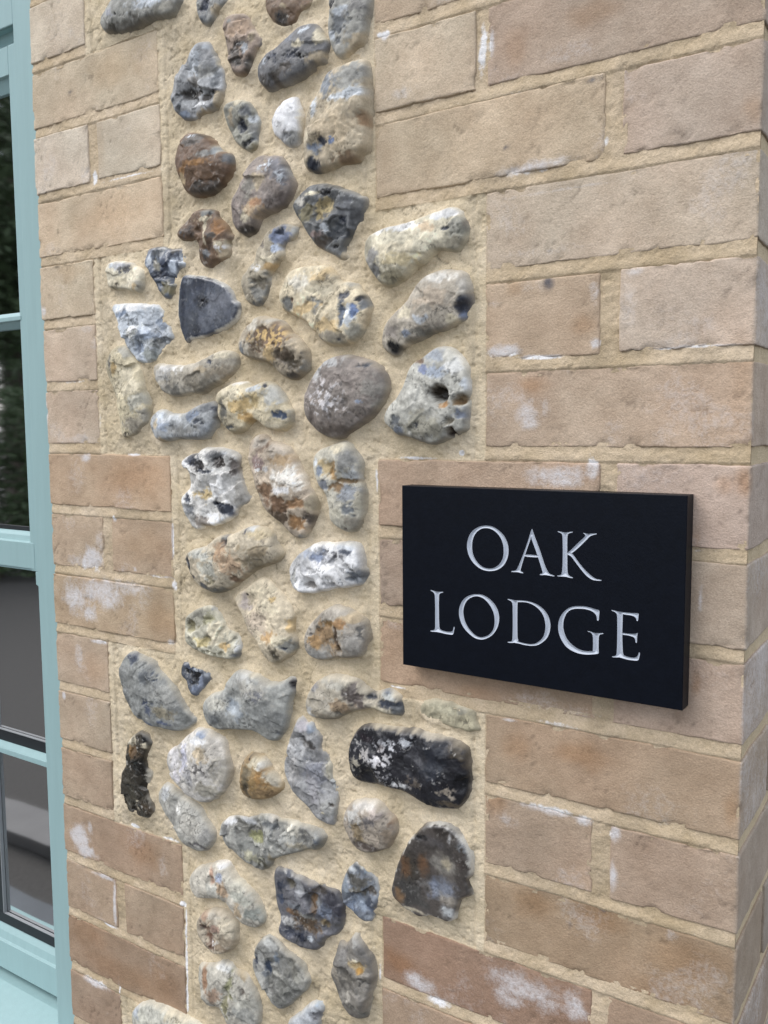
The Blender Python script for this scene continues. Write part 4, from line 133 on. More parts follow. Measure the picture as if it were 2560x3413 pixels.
LETTERS=[('O',[[(-226.07,-85.88),(-225.46,-80.33),(-223.28,-74.7),(-219.35,-70.4),(-213.72,-67.28),(-207.27,-66.15),(-201.3,-66.82),(-196.21,-69.38),(-191.57,-73.16),(-188.45,-77.94),(-186.84,-83.19),(-186.88,-89.32),(-188.52,-94.81),(-191.84,-99.69),(-197.31,-103.38),(-204.12,-104.96),(-211.01,-104.36),(-216.66,-101.69),(-221.48,-97.35),(-224.57,-92.07)]],[[(-221.07,-84.75),(-220.64,-80.02),(-219.08,-75.62),(-215.87,-71.53),(-211.55,-68.95),(-206.83,-68.29),(-202.14,-69.18),(-197.89,-71.63),(-194.5,-75.26),(-192.38,-79.35),(-191.34,-84.27),(-191.31,-90.03),(-192.71,-94.75),(-195.64,-98.84),(-200.29,-101.92),(-205.42,-102.81),(-210.59,-101.98),(-214.93,-99.2),(-218.42,-95.15),(-220.62,-90.21)]],1),('A',[[(-165.68,-65.66),(-166.33,-73.88),(-168.47,-79.67),(-171.0,-87.02),(-172.84,-92.08),(-175.63,-101.43),(-175.21,-102.77),(-172.99,-103.65),(-173.15,-104.27),(-175.61,-104.18),(-178.08,-103.62),(-183.88,-104.11),(-183.88,-103.19),(-181.39,-102.83),(-179.33,-102.12),(-177.71,-98.93),(-174.88,-92.24),(-171.68,-84.42),(-168.5,-75.15)],[(-165.68,-65.66),(-163.7,-71.09),(-161.24,-76.93),(-158.79,-82.76),(-156.33,-89.33),(-153.88,-95.88),(-151.85,-100.21),(-149.84,-102.66),(-145.26,-103.84),(-145.41,-104.45),(-149.83,-104.23),(-153.0,-103.91),(-158.18,-104.5),(-158.34,-103.69),(-156.19,-102.98),(-155.81,-101.67),(-157.45,-96.92),(-159.51,-91.07),(-161.97,-84.49),(-164.44,-78.64),(-166.33,-73.88),(-166.53,-69.76)],[(-171.24,-88.02),(-159.13,-88.19),(-158.88,-89.97),(-172.45,-90.08)]],[],0),('K',[[(-143.18,-67.04),(-140.07,-67.45),(-136.2,-67.95),(-133.14,-67.19),(-130.24,-66.72),(-130.3,-67.46),(-133.13,-68.14),(-134.65,-69.33),(-134.79,-75.94),(-134.59,-86.23),(-134.46,-95.81),(-134.09,-100.95),(-132.68,-102.9),(-129.59,-103.88),(-129.74,-104.56),(-132.66,-104.37),(-136.14,-103.79),(-142.91,-104.23),(-143.07,-103.5),(-140.42,-103.12),(-139.04,-101.74),(-138.51,-93.91),(-138.49,-82.82),(-138.75,-73.99),(-139.03,-69.96),(-140.06,-68.55),(-143.02,-67.77)],[(-121.44,-67.08),(-117.97,-67.96),(-114.25,-67.37),(-110.25,-66.99),(-110.38,-67.71),(-113.49,-68.48),(-116.08,-69.79),(-117.91,-71.93),(-123.1,-77.36),(-127.6,-81.69),(-130.62,-84.1),(-132.54,-84.24),(-134.06,-85.09),(-134.61,-84.39),(-131.42,-81.59),(-126.9,-76.89),(-121.67,-71.81),(-119.45,-69.49),(-119.84,-68.43),(-121.28,-67.79)],[(-134.76,-84.47),(-131.01,-83.76),(-127.51,-87.91),(-123.65,-92.73),(-119.04,-97.48),(-114.48,-101.1),(-110.72,-103.32),(-105.81,-103.75),(-105.95,-104.49),(-109.21,-104.78),(-113.68,-104.45),(-118.23,-101.79),(-122.83,-97.06),(-127.46,-91.57),(-131.35,-86.73),(-134.75,-85.5)]],[],0),('L',[[(-262.56,-126.78),(-259.12,-127.31),(-255.86,-127.86),(-252.61,-127.54),(-249.7,-127.26),(-249.87,-127.99),(-252.61,-128.69),(-253.83,-130.02),(-254.09,-137.55),(-254.03,-147.57),(-253.89,-156.17),(-253.49,-160.44),(-251.86,-161.82),(-247.82,-162.48),(-243.79,-162.49),(-240.98,-161.93),(-239.78,-160.57),(-239.14,-157.15),(-238.03,-157.73),(-238.83,-160.81),(-239.63,-164.62),(-242.99,-164.89),(-247.82,-164.78),(-253.5,-164.18),(-258.4,-164.2),(-262.84,-164.6),(-263.0,-163.61),(-259.63,-162.98),(-257.98,-161.7),(-257.96,-151.61),(-257.93,-140.82),(-258.15,-132.23),(-258.72,-129.78),(-260.35,-128.15),(-262.56,-127.5)]],[],0),('O',[[(-233.91,-145.34),(-233.59,-140.36),(-231.86,-135.59),(-228.72,-131.4),(-224.04,-128.13),(-217.85,-126.27),(-211.71,-126.08),(-206.38,-127.76),(-201.45,-131.05),(-197.67,-135.47),(-195.63,-140.41),(-195.0,-145.84),(-196.1,-151.48),(-198.7,-156.63),(-202.46,-160.9),(-207.77,-164.15),(-212.36,-165.43),(-217.76,-164.92),(-222.82,-162.39),(-227.52,-158.73),(-231.06,-154.21),(-233.03,-149.49)]],[[(-229.49,-144.15),(-229.11,-139.18),(-227.15,-134.4),(-224.04,-130.93),(-219.39,-128.51),(-214.77,-127.91),(-210.18,-129.18),(-205.98,-132.21),(-202.56,-136.34),(-200.28,-140.92),(-199.35,-146.34),(-199.63,-151.9),(-201.72,-157.0),(-205.11,-160.54),(-209.3,-162.67),(-213.13,-163.43),(-217.38,-162.42),(-221.65,-159.43),(-225.56,-155.32),(-228.31,-150.01)]],1),('D',[[(-187.23,-127.2),(-183.99,-127.42),(-181.06,-127.8),(-177.42,-127.7),(-178.13,-129.33),(-178.21,-139.17),(-178.11,-152.75),(-177.91,-159.54),(-176.8,-162.13),(-181.54,-164.45),(-186.85,-164.93),(-187.01,-163.99),(-184.13,-163.62),(-182.66,-162.54),(-182.35,-153.27),(-182.45,-139.64),(-182.65,-130.81),(-183.99,-128.78),(-187.23,-127.88)],[(-181.06,-127.8),(-174.52,-127.27),(-167.32,-127.33),(-160.89,-128.88),(-155.2,-131.95),(-151.3,-136.18),(-149.15,-140.59),(-148.33,-145.82),(-149.04,-151.23),(-151.09,-156.16),(-154.92,-160.33),(-159.85,-163.66),(-165.56,-164.89),(-172.05,-164.92),(-177.15,-164.22),(-181.55,-164.25),(-181.55,-163.08),(-178.63,-162.02),(-175.7,-163.01),(-171.34,-163.47),(-166.29,-163.63),(-162.0,-162.6),(-157.75,-159.69),(-154.61,-155.93),(-153.11,-151.06),(-152.8,-146.35),(-153.56,-141.1),(-155.51,-136.65),(-158.72,-132.99),(-163.72,-129.85),(-169.46,-128.43),(-174.51,-128.61),(-181.05,-129.43)]],[],0),('G',[[(-106.96,-128.26),(-110.61,-127.81),(-114.7,-127.01),(-119.33,-126.5),(-123.97,-126.74),(-128.65,-127.39),(-132.82,-129.19),(-136.47,-132.12),(-139.34,-136.0),(-141.25,-140.55),(-141.84,-145.22),(-141.47,-149.78),(-140.19,-153.72),(-138.02,-157.54),(-135.05,-161.25),(-131.32,-163.56),(-126.57,-165.21),(-121.87,-165.84),(-117.21,-165.71),(-112.59,-164.93),(-107.1,-163.58),(-107.53,-162.13),(-110.09,-161.47),(-111.62,-161.93),(-115.71,-162.73),(-119.84,-162.88),(-124.0,-162.08),(-128.21,-160.09),(-131.93,-157.27),(-134.61,-154.04),(-136.35,-150.18),(-137.36,-146.22),(-137.31,-141.63),(-136.4,-137.45),(-134.6,-133.7),(-131.74,-130.85),(-128.1,-129.35),(-123.94,-128.8),(-119.81,-128.55),(-115.7,-129.01),(-112.61,-130.02),(-110.3,-131.76),(-109.25,-133.88),(-108.95,-136.93),(-107.63,-136.78),(-107.29,-132.67)],[(-116.67,-146.15),(-113.38,-146.6),(-110.82,-147.14),(-107.77,-146.96),(-103.64,-146.26),(-103.63,-147.05),(-106.24,-147.72),(-107.23,-149.09),(-107.36,-154.1),(-107.33,-159.1),(-107.1,-163.58),(-110.06,-163.48),(-112.22,-162.26),(-111.93,-158.2),(-112.0,-153.7),(-112.21,-149.72),(-113.11,-147.82),(-114.4,-146.98),(-116.67,-146.65)]],[],0),('E',[[(-97.25,-127.01),(-94.57,-127.21),(-91.59,-127.72),(-88.15,-127.88),(-88.15,-132.97),(-88.31,-140.34),(-88.28,-147.71),(-87.9,-155.04),(-87.56,-159.92),(-86.53,-162.5),(-89.95,-164.2),(-96.15,-164.96),(-96.26,-164.18),(-93.93,-163.66),(-92.56,-162.58),(-92.33,-155.63),(-92.32,-148.22),(-92.39,-138.37),(-92.62,-131.03),(-93.3,-129.14),(-95.05,-128.1),(-97.24,-127.6)],[(-91.59,-127.72),(-85.7,-127.81),(-80.84,-127.66),(-75.63,-127.09),(-75.77,-129.62),(-76.08,-133.44),(-77.14,-133.47),(-77.62,-131.29),(-79.34,-130.02),(-81.77,-129.57),(-85.67,-129.51),(-88.37,-129.33)],[(-88.34,-144.28),(-84.41,-144.38),(-80.52,-144.19),(-77.62,-143.69),(-76.09,-142.67),(-76.61,-145.75),(-76.52,-150.71),(-77.67,-150.86),(-77.92,-148.36),(-78.77,-146.76),(-80.97,-146.06),(-84.39,-145.65),(-88.41,-145.76)],[(-90.98,-162.12),(-87.53,-161.65),(-85.05,-162.54),(-81.62,-163.05),(-78.22,-162.87),(-76.3,-161.82),(-75.37,-159.98),(-74.92,-157.92),(-73.95,-158.32),(-74.37,-161.55),(-75.27,-164.81),(-78.66,-165.09),(-83.04,-165.21),(-87.48,-164.6),(-90.94,-164.09)]],[],0)]

# ---------------------------------------------------------------- helpers
rng = np.random.default_rng(7)

def lin(c):
    c = np.asarray(c, float) / 255.0
    return np.where(c <= 0.04045, c / 12.92, ((c + 0.055) / 1.055) ** 2.4)

def des(c, f):
    c = np.asarray(c, float)
    l = (c * np.array((0.30, 0.59, 0.11))).sum(-1, keepdims=True)
    return l + (c - l) * f

def _h(ix, iy, iz, seed):
    n = (ix * 374761393 + iy * 668265263 + iz * 2147483647 + seed * 1274126177) & 0xFFFFFFFF
    n = ((n ^ (n >> 13)) * 1274126177) & 0xFFFFFFFF
    n = ((n ^ (n >> 16)) * 2246822519) & 0xFFFFFFFF
    return ((n ^ (n >> 15)) & 0xFFFF) / 32767.5 - 1.0

def vn(x, z, seed=0, y=None):
    """smooth value noise, -1..1, unit lattice"""
    x = np.asarray(x, float); z = np.asarray(z, float)
    ix = np.floor(x).astype(np.int64); iz = np.floor(z).astype(np.int64)
    fx = x - ix; fz = z - iz
    fx = fx * fx * (3 - 2 * fx); fz = fz * fz * (3 - 2 * fz)
    if y is None:
        a = _h(ix, 0, iz, seed); b = _h(ix + 1, 0, iz, seed)
        c = _h(ix, 0, iz + 1, seed); d = _h(ix + 1, 0, iz + 1, seed)
        return (a * (1 - fx) + b * fx) * (1 - fz) + (c * (1 - fx) + d * fx) * fz
    y = np.asarray(y, float)
    iy = np.floor(y).astype(np.int64); fy = y - iy; fy = fy * fy * (3 - 2 * fy)
    def lay(k):
        a = _h(ix, iy + k, iz, seed); b = _h(ix + 1, iy + k, iz, seed)
        c = _h(ix, iy + k, iz + 1, seed); d = _h(ix + 1, iy + k, iz + 1, seed)
        return (a * (1 - fx) + b * fx) * (1 - fz) + (c * (1 - fx) + d * fx) * fz
    return lay(0) * (1 - fy) + lay(1) * fy

def fbm(x, z, sc, seed=0, octv=3, y=None):
    s = 0.0; a = 1.0; t = 0.0
    for o in range(octv):
        k = 2.03 ** o / sc
        # rotate the lattice each octave so no grid shows
        ca, sa = math.cos(0.6 + 1.1 * o), math.sin(0.6 + 1.1 * o)
        s = s + a * vn((x * ca - z * sa) * k, (x * sa + z * ca) * k, seed + 17 * o, None if y is None else y * k)
        t += a; a *= 0.5
    return s / t * 1.5

def sst(a, b, x):
    t = np.clip((x - a) / (b - a), 0, 1)
    return t * t * (3 - 2 * t)

ALB = 0.85

def make_mesh(name, V, F, mats, smooth=True, col=None, bloom=None, fmat=None):
    """V (n,3) metres in wall space, F (m,3 or 4)"""
    V = np.array(V, float); V[:, 2] += ZO
    F = np.asarray(F, np.int32)
    me = bpy.data.meshes.new(name)
    n, k = F.shape
    me.vertices.add(len(V)); me.vertices.foreach_set('co', V.astype(np.float32).ravel())
    me.loops.add(n * k); me.loops.foreach_set('vertex_index', F.ravel())
    me.polygons.add(n)
    me.polygons.foreach_set('loop_start', np.arange(0, n * k, k, dtype=np.int32))
    me.polygons.foreach_set('loop_total', np.full(n, k, np.int32))
    for m in (mats if isinstance(mats, (list, tuple)) else [mats]):
        me.materials.append(m)
    if fmat is not None:
        me.polygons.foreach_set('material_index', np.asarray(fmat, np.int32))
    me.polygons.foreach_set('use_smooth', np.full(n, smooth, bool))
    if col is not None:
        at = me.attributes.new('Col', 'FLOAT_COLOR', 'POINT')
        c4 = np.ones((len(V), 4), np.float32); c4[:, :3] = np.asarray(col) * ALB
        at.data.foreach_set('color', c4.ravel())
    if bloom is not None:
        at = me.attributes.new('bloom', 'FLOAT', 'POINT')
        at.data.foreach_set('value', np.asarray(bloom, np.float32))
    me.update(calc_edges=True)
    me.validate()
    return me

def obj(name, me, parent=None, **props):
    o = bpy.data.objects.new(name, me)
    COL.objects.link(o)
    if parent is not None:
        o.parent = parent
    for k, v in props.items():
        o[k] = v
    return o

def empty(name, label, cat, **props):
    o = bpy.data.objects.new(name, None)
    COL.objects.link(o)
    o.empty_display_size = 0.1
    o['label'] = label; o['category'] = cat
    for k, v in props.items():
        o[k] = v
    return o

def nodes(name):
    m = bpy.data.materials.new(name)
    m.use_nodes = True
    t = m.node_tree
    b = t.nodes['Principled BSDF']
    return m, t, b

def N(t, kind, **kw):
    n = t.nodes.new(kind)
    for k, v in kw.items():
        if k in n.inputs:
            n.inputs[k].default_value = v
        else:
            setattr(n, k, v)
    return n

def mixc(t, fac, a, b, mode='MIX'):
    n = t.nodes.new('ShaderNodeMix'); n.data_type = 'RGBA'; n.blend_type = mode
    for key, v in (('Factor', fac), ('A', a), ('B', b)):
        if hasattr(v, 'is_linked') or hasattr(v, 'links'):
            t.links.new(v, n.inputs[key])
        else:
            n.inputs[key].default_value = v
    return n.outputs['Result']

def mathn(t, op, a, b=0.5, c=None, clamp=False):
    n = t.nodes.new('ShaderNodeMath'); n.operation = op; n.use_clamp = clamp
    for i, v in enumerate((a, b, c)):
        if v is None:
            continue
        if hasattr(v, 'links'):
            t.links.new(v, n.inputs[i])
        else:
            n.inputs[i].default_value = v
    return n.outputs[0]

def ramp(t, src, pts):
    n = t.nodes.new('ShaderNodeValToRGB')
    el = n.color_ramp.elements
    while len(el) < len(pts):
        el.new(0.5)
    for e, (p, c) in zip(el, pts):
        e.position = p
        e.color = (c, c, c, 1) if not hasattr(c, '__len__') else (*c, 1)
    t.links.new(src, n.inputs[0])
    return n.outputs[0]

# ---------------------------------------------------------------- materials
def mat_brick():
    m, t, b = nodes('brick')
    tc = N(t, 'ShaderNodeTexCoord')
    at = N(t, 'ShaderNodeAttribute', attribute_name='Col')
    bl = N(t, 'ShaderNodeAttribute', attribute_name='bloom')
    oi = N(t, 'ShaderNodeObjectInfo')
    n1 = N(t, 'ShaderNodeTexNoise', Scale=34.0, Detail=6.0, Roughness=0.62)
    n2 = N(t, 'ShaderNodeTexNoise', Scale=620.0, Detail=3.0, Roughness=0.75)
    n3 = N(t, 'ShaderNodeTexNoise', Scale=170.0, Detail=4.0, Roughness=0.65)
    sp = N(t, 'ShaderNodeTexVoronoi', Scale=210.0)
    for n in (n1, n2, n3, sp):
        t.links.new(tc.outputs['Object'], n.inputs['Vector'])
    c = mixc(t, ramp(t, n1.outputs[0], ((0.33, 0.0), (0.68, 1.0))), (0.86, 0.83, 0.80, 1), (1.10, 1.10, 1.10, 1))
    c = mixc(t, 1.0, at.outputs['Color'], c, 'MULTIPLY')
    g = mixc(t, n2.outputs[0], (0.62, 0.62, 0.62, 1), (1.38, 1.38, 1.38, 1))
    c = mixc(t, 1.0, c, g, 'MULTIPLY')
    # sandy dark specks
    s = ramp(t, sp.outputs['Distance'], ((0.0, 1.0), (0.10, 0.0)))
    s2 = mathn(t, 'MULTIPLY', s, ramp(t, n3.outputs[0], ((0.56, 0.0), (0.66, 1.0))))
    c = mixc(t, mathn(t, 'MULTIPLY', s2, 0.6), c, (0.16, 0.12, 0.09, 1))
    # lime bloom with a broken edge; on return faces it also stands for sky light
    f = mathn(t, 'ADD', bl.outputs['Fac'], mathn(t, 'MULTIPLY', mathn(t, 'SUBTRACT', n3.outputs[0], 0.5), 1.5))
    f = mathn(t, 'ADD', f, mathn(t, 'MULTIPLY', mathn(t, 'SUBTRACT', n2.outputs[0], 0.5), 0.8))
    f = ramp(t, f, ((0.22, 0.0), (1.0, 1.0)))
    f = mathn(t, 'MULTIPLY', f, mathn(t, 'MULTIPLY', bl.outputs['Fac'], 1.3, clamp=True))
    c = mixc(t, mathn(t, 'MULTIPLY', f, 0.80), c, (0.66, 0.645, 0.655, 1))
    t.links.new(c, b.inputs['Base Color'])
    b.inputs['Roughness'].default_value = 0.92
    b.inputs['Specular IOR Level'].default_value = 0.25
    h = mathn(t, 'ADD', mathn(t, 'MULTIPLY', n2.outputs[0], 0.55), mathn(t, 'MULTIPLY', n3.outputs[0], 0.75))
    bp = N(t, 'ShaderNodeBump', Strength=0.8, Distance=0.0015)
    t.links.new(h, bp.inputs['Height'])
    t.links.new(bp.outputs[0], b.inputs['Normal'])
    return m

def mat_mortar():
    m, t, b = nodes('lime_mortar')
    tc = N(t, 'ShaderNodeTexCoord')
    at = N(t, 'ShaderNodeAttribute', attribute_name='Col')
    bl = N(t, 'ShaderNodeAttribute', attribute_name='bloom')
    n1 = N(t, 'ShaderNodeTexNoise', Scale=26.0, Detail=5.0, Roughness=0.6)
    n2 = N(t, 'ShaderNodeTexNoise', Scale=600.0, Detail=3.0, Roughness=0.78)
    n3 = N(t, 'ShaderNodeTexNoise', Scale=230.0, Detail=4.0, Roughness=0.7)
    v = N(t, 'ShaderNodeTexVoronoi', Scale=330.0)
    v2 = N(t, 'ShaderNodeTexVoronoi', Scale=95.0)
    for n in (n1, n2, n3, v, v2):
        t.links.new(tc.outputs['Object'], n.inputs['Vector'])
    c = mixc(t, ramp(t, n1.outputs[0], ((0.3, 0.0), (0.7, 1.0))), (0.88, 0.86, 0.82, 1), (1.08, 1.08, 1.09, 1))
    c = mixc(t, 1.0, at.outputs['Color'], c, 'MULTIPLY')
    g = mixc(t, n2.outputs[0], (0.58, 0.57, 0.55, 1), (1.42, 1.42, 1.42, 1))
    c = mixc(t, 1.0, c, g, 'MULTIPLY')
    gr = ramp(t, v.outputs['Distance'], ((0.0, 1.0), (0.16, 0.0)))
    gr = mathn(t, 'MULTIPLY', gr, ramp(t, n3.outputs[0], ((0.55, 0.0), (0.64, 1.0))))
    c = mixc(t, mathn(t, 'MULTIPLY', gr, 0.55), c, (0.20, 0.15, 0.10, 1))
    wg = ramp(t, v2.outputs['Distance'], ((0.0, 1.0), (0.10, 0.0)))
    wg = mathn(t, 'MULTIPLY', wg, ramp(t, n3.outputs[0], ((0.40, 1.0), (0.46, 0.0))))
    c = mixc(t, mathn(t, 'MULTIPLY', wg, 0.8), c, (0.80, 0.74, 0.60, 1))
    f = mathn(t, 'ADD', bl.outputs['Fac'], mathn(t, 'MULTIPLY', mathn(t, 'SUBTRACT', n3.outputs[0], 0.5), 1.6))
    f = ramp(t, f, ((0.45, 0.0), (0.85, 1.0)))
    f = mathn(t, 'MULTIPLY', f, mathn(t, 'MULTIPLY', bl.outputs['Fac'], 1.2, clamp=True))
    c = mixc(t, f, c, (0.78, 0.77, 0.77, 1))
    t.links.new(c, b.inputs['Base Color'])
    b.inputs['Roughness'].default_value = 0.95
    b.inputs['Specular IOR Level'].default_value = 0.15
    h = mathn(t, 'ADD', mathn(t, 'MULTIPLY', n2.outputs[0], 0.5), mathn(t, 'MULTIPLY', n3.outputs[0], 0.9))
    bp = N(t, 'ShaderNodeBump', Strength=0.8, Distance=0.0017)
    t.links.new(h, bp.inputs['Height'])
    t.links.new(bp.outputs[0], b.inputs['Normal'])
    return m

def mat_flint(name='flint', glassy=False):
    m, t, b = nodes(name)
    tc = N(t, 'ShaderNodeTexCoord')
    at = N(t, 'ShaderNodeAttribute', attribute_name='Col')
    n2 = N(t, 'ShaderNodeTexNoise', Scale=520.0, Detail=4.0, Roughness=0.72)
    n3 = N(t, 'ShaderNodeTexNoise', Scale=190.0, Detail=6.0, Roughness=0.7)
    v = N(t, 'ShaderNodeTexVoronoi', Scale=160.0)
    for n in (n2, n3, v):
        t.links.new(tc.outputs['Object'], n.inputs['Vector'])
    g = mixc(t, n2.outputs[0], (0.64, 0.64, 0.64, 1), (1.36, 1.36, 1.36, 1))
    c = mixc(t, 1.0, at.outputs['Color'], g, 'MULTIPLY')
    g2 = mixc(t, n3.outputs[0], (0.80, 0.79, 0.78, 1), (1.20, 1.20, 1.20, 1))
    c = mixc(t, 1.0, c, g2, 'MULTIPLY')
    pit = ramp(t, v.outputs['Distance'], ((0.0, 1.0), (0.13, 0.0)))
    pit = mathn(t, 'MULTIPLY', pit, ramp(t, n3.outputs[0], ((0.54, 0.0), (0.60, 1.0))))
    c = mixc(t, mathn(t, 'MULTIPLY', pit, 0.55), c, (0.07, 0.065, 0.06, 1))
    t.links.new(c, b.inputs['Base Color'])
    sep = N(t, 'ShaderNodeSeparateColor'); sep.mode = 'HSV'
    t.links.new(at.outputs['Color'], sep.inputs[0])
    r = ramp(t, sep.outputs[2], ((0.02, 0.20), (0.10, 0.42), (0.34, 0.80)))
    if glassy:
        b.inputs['Roughness'].default_value = 0.24
    else:
        t.links.new(r, b.inputs['Roughness'])
    b.inputs['Specular IOR Level'].default_value = 0.62 if glassy else 0.4
    h = mathn(t, 'ADD', mathn(t, 'MULTIPLY', n2.outputs[0], 0.35), mathn(t, 'MULTIPLY', n3.outputs[0], 0.6))
    bp = N(t, 'ShaderNodeBump', Strength=0.10 if glassy else 0.5, Distance=0.0018)
    t.links.new(h, bp.inputs['Height'])
    t.links.new(bp.outputs[0], b.inputs['Normal'])
    return m

def mat_plain(name, rgb, rough=0.5, var=0.06, scale=40.0, bump=0.0, spec=0.5, bscale=None, stretch=None):
    m, t, b = nodes(name)
    tc = N(t, 'ShaderNodeTexCoord')
    n = N(t, 'ShaderNodeTexNoise', Scale=scale, Detail=5.0, Roughness=0.6)
    vec = tc.outputs['Object']
    if stretch:
        mp = N(t, 'ShaderNodeMapping'); mp.inputs['Scale'].default_value = stretch
        t.links.new(vec, mp.inputs['Vector']); vec = mp.outputs[0]
    t.links.new(vec, n.inputs['Vector'])
    lo = tuple(c * (1 - var) for c in rgb) + (1,)
    hi = tuple(min(1, c * (1 + var)) for c in rgb) + (1,)
    t.links.new(mixc(t, n.outputs[0], lo, hi), b.inputs['Base Color'])
    b.inputs['Roughness'].default_value = rough
    b.inputs['Specular IOR Level'].default_value = spec
    if bump:
        n2 = N(t, 'ShaderNodeTexNoise', Scale=bscale or scale * 4, Detail=4.0)
        t.links.new(vec, n2.inputs['Vector'])
        bp = N(t, 'ShaderNodeBump', Strength=bump, Distance=0.001)
        t.links.new(n2.outputs[0], bp.inputs['Height'])
        t.links.new(bp.outputs[0], b.inputs['Normal'])
    return m

def mat_glass(name, tint=(0.86, 0.90, 0.90)):
    m, t, b = nodes(name)
    t.nodes.remove(b)
    out = t.nodes['Material Output']
    tr = N(t, 'ShaderNodeBsdfTransparent', Color=(*tint, 1))
    gl = N(t, 'ShaderNodeBsdfGlossy', Roughness=0.035)
    fr = N(t, 'ShaderNodeFresnel', IOR=1.52)
    tc = N(t, 'ShaderNodeTexCoord')
    n = N(t, 'ShaderNodeTexNoise', Scale=6.0, Detail=1.0)
    t.links.new(tc.outputs['Object'], n.inputs['Vector'])
    bp = N(t, 'ShaderNodeBump', Strength=0.03, Distance=0.01)
    t.links.new(n.outputs[0], bp.inputs['Height'])
    t.links.new(bp.outputs[0], gl.inputs['Normal'])
    mx = t.nodes.new('ShaderNodeMixShader')
    t.links.new(mathn(t, 'MULTIPLY', fr.outputs[0], 1.25, clamp=True), mx.inputs[0])
    t.links.new(tr.outputs[0], mx.inputs[1])
    t.links.new(gl.outputs[0], mx.inputs[2])
    t.links.new(mx.outputs[0], out.inputs[0])
    return m

M_BRICK, M_MORTAR, M_FLINT, M_KNAPPED = mat_brick(), mat_mortar(), mat_flint(), mat_flint('knapped_flint', True)
M_SLATE = mat_plain('black_slate', (0.0030, 0.0045, 0.0086), 0.42, 0.35, 130.0, 0.12, 0.12)
M_SILVER = mat_plain('silver_letter_paint', (0.42, 0.46, 0.53), 0.45, 0.10, 900.0, 0.1)
M_PAINT = mat_plain('duck_egg_paint', tuple(lin((147, 175, 176))), 0.40, 0.09, 26.0, 0.22, 0.45, 120.0, (4.0, 4.0, 0.35))
M_GLASS = mat_glass('window_glass')
M_GASKET = mat_plain('black_gasket', (0.012, 0.014, 0.017), 0.5, 0.2)
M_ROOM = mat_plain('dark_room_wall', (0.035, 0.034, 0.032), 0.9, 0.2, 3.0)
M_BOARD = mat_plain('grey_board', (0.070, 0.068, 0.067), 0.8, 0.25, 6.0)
M_TRIM = mat_plain('pale_trim', (0.24, 0.25, 0.26), 0.5, 0.1)
M_ORN = mat_plain('clear_glass_ornament', (0.35, 0.36, 0.37), 0.08, 0.1, 60.0, 0.0, 1.0)
M_GROUND = mat_plain('gravel', (0.062, 0.058, 0.053), 0.95, 0.45, 60.0, 0.6)
M_BARK = mat_plain('bark', (0.075, 0.058, 0.045), 0.9, 0.4, 8.0, 0.6)
M_LEAF = mat_plain('leaves', (0.045, 0.075, 0.028), 0.6, 0.5, 1.5)

# ---------------------------------------------------------------- wall layout (millimetres)
CO, BH = 75.0, 63.3
XL0, XL1, XL2, XLN = -822.8, -724.7, -709.5, -607.7
XRN, XRS, XRH, XRW, XD1, XD2 = -330.0, -115.0, -101.0, -217.5, -117.5, -101.7
KLO, KHI = -13, 8

def is_wide(k):
    return (k // 3) % 2 == 0

BC_R = {8: [(196, 172, 142)], 7: [(196, 172, 142)] * 2, 6: [(196, 172, 142)], 5: [(190, 164, 134), (188, 162, 136)], 4: [(202, 180, 150), (178, 152, 130)],  # both tables keep the light's fall from top to bottom in the colours
        3: [(200, 174, 140), (186, 162, 142)], 2: [(202, 180, 154)], 1: [(188, 160, 130), (200, 176, 154)], 0: [(192, 162, 134)],
        -1: [(180, 149, 122), (196, 166, 148)], -2: [(176, 150, 128), (186, 160, 136)], -3: [(174, 142, 112), (180, 153, 132)],
        -4: [(174, 144, 113)], -5: [(170, 142, 116), (168, 142, 118)], -6: [(160, 130, 98)], -7: [(150, 114, 90), (156, 126, 100)],
        -8: [(162, 131, 104), (158, 128, 102)], -9: [(158, 128, 102)] * 2}
BC_L = {8: [(206, 188, 160)], 7: [(206, 188, 160)], 6: [(210, 193, 167)], 5: [(207, 184, 151)], 4: [(213, 196, 173), (211, 193, 166)], 3: [(209, 183, 148)],
        2: [(206, 183, 150)], 1: [(199, 173, 146)], 0: [(197, 172, 146)], -1: [(189, 156, 122)], -2: [(186, 159, 129), (183, 153, 122)],
        -3: [(183, 153, 118)], -4: [(184, 157, 129)], -5: [(182, 157, 129)], -6: [(174, 147, 119)], -7: [(167, 136, 108)],
        -8: [(172, 142, 113), (170, 142, 113)], -9: [(158, 127, 99)], -10: [(164, 134, 108)]}

def tone(c):
    return np.clip(255 * (des(c, 0.76) / 255) ** 0.79 * (1.003, 0.989, 0.968), 0, 250)

BR = []      # x0, x1, z0, z1, depth, colour, corner?
for k in range(KLO, KHI + 1):
    z0, z1 = k * CO, k * CO + BH
    cr = BC_R.get(k, [(160, 130, 104)] * 2); cl = BC_L.get(k, [(162, 132, 105)] * 2)
    if is_wide(k):
        if k % 3 == 1:
            sp = [(XRW, XD1, 215, 0), (XD2, 0, 215, 1)]
        else:
            sp = [(XRW, 0, 102.5, 1)]
        spl = [(XL0, XL1)]
    else:
        if k % 3 == 1:
            sp = [(XRN, -228.0, 215, 0), (XRW, 0, 102.5, 1)]
            spl = [(XL0, XL1), (XL2, XLN)]
        else:
            sp = [(XRN, XRS, 102.5, 0), (XRH, 0, 215, 1)]
            spl = [(XL0, XLN)]
    for i, (a, b_, d, c_) in enumerate(sp):
        BR.append((a, b_, z0, z1, d, tone(cr[min(i, len(cr) - 1)]), c_))
    for i, (a, b_) in enumerate(spl):
        BR.append((a, b_, z0, z1, 102.5, tone(cl[min(i, len(cl) - 1)]), 0))

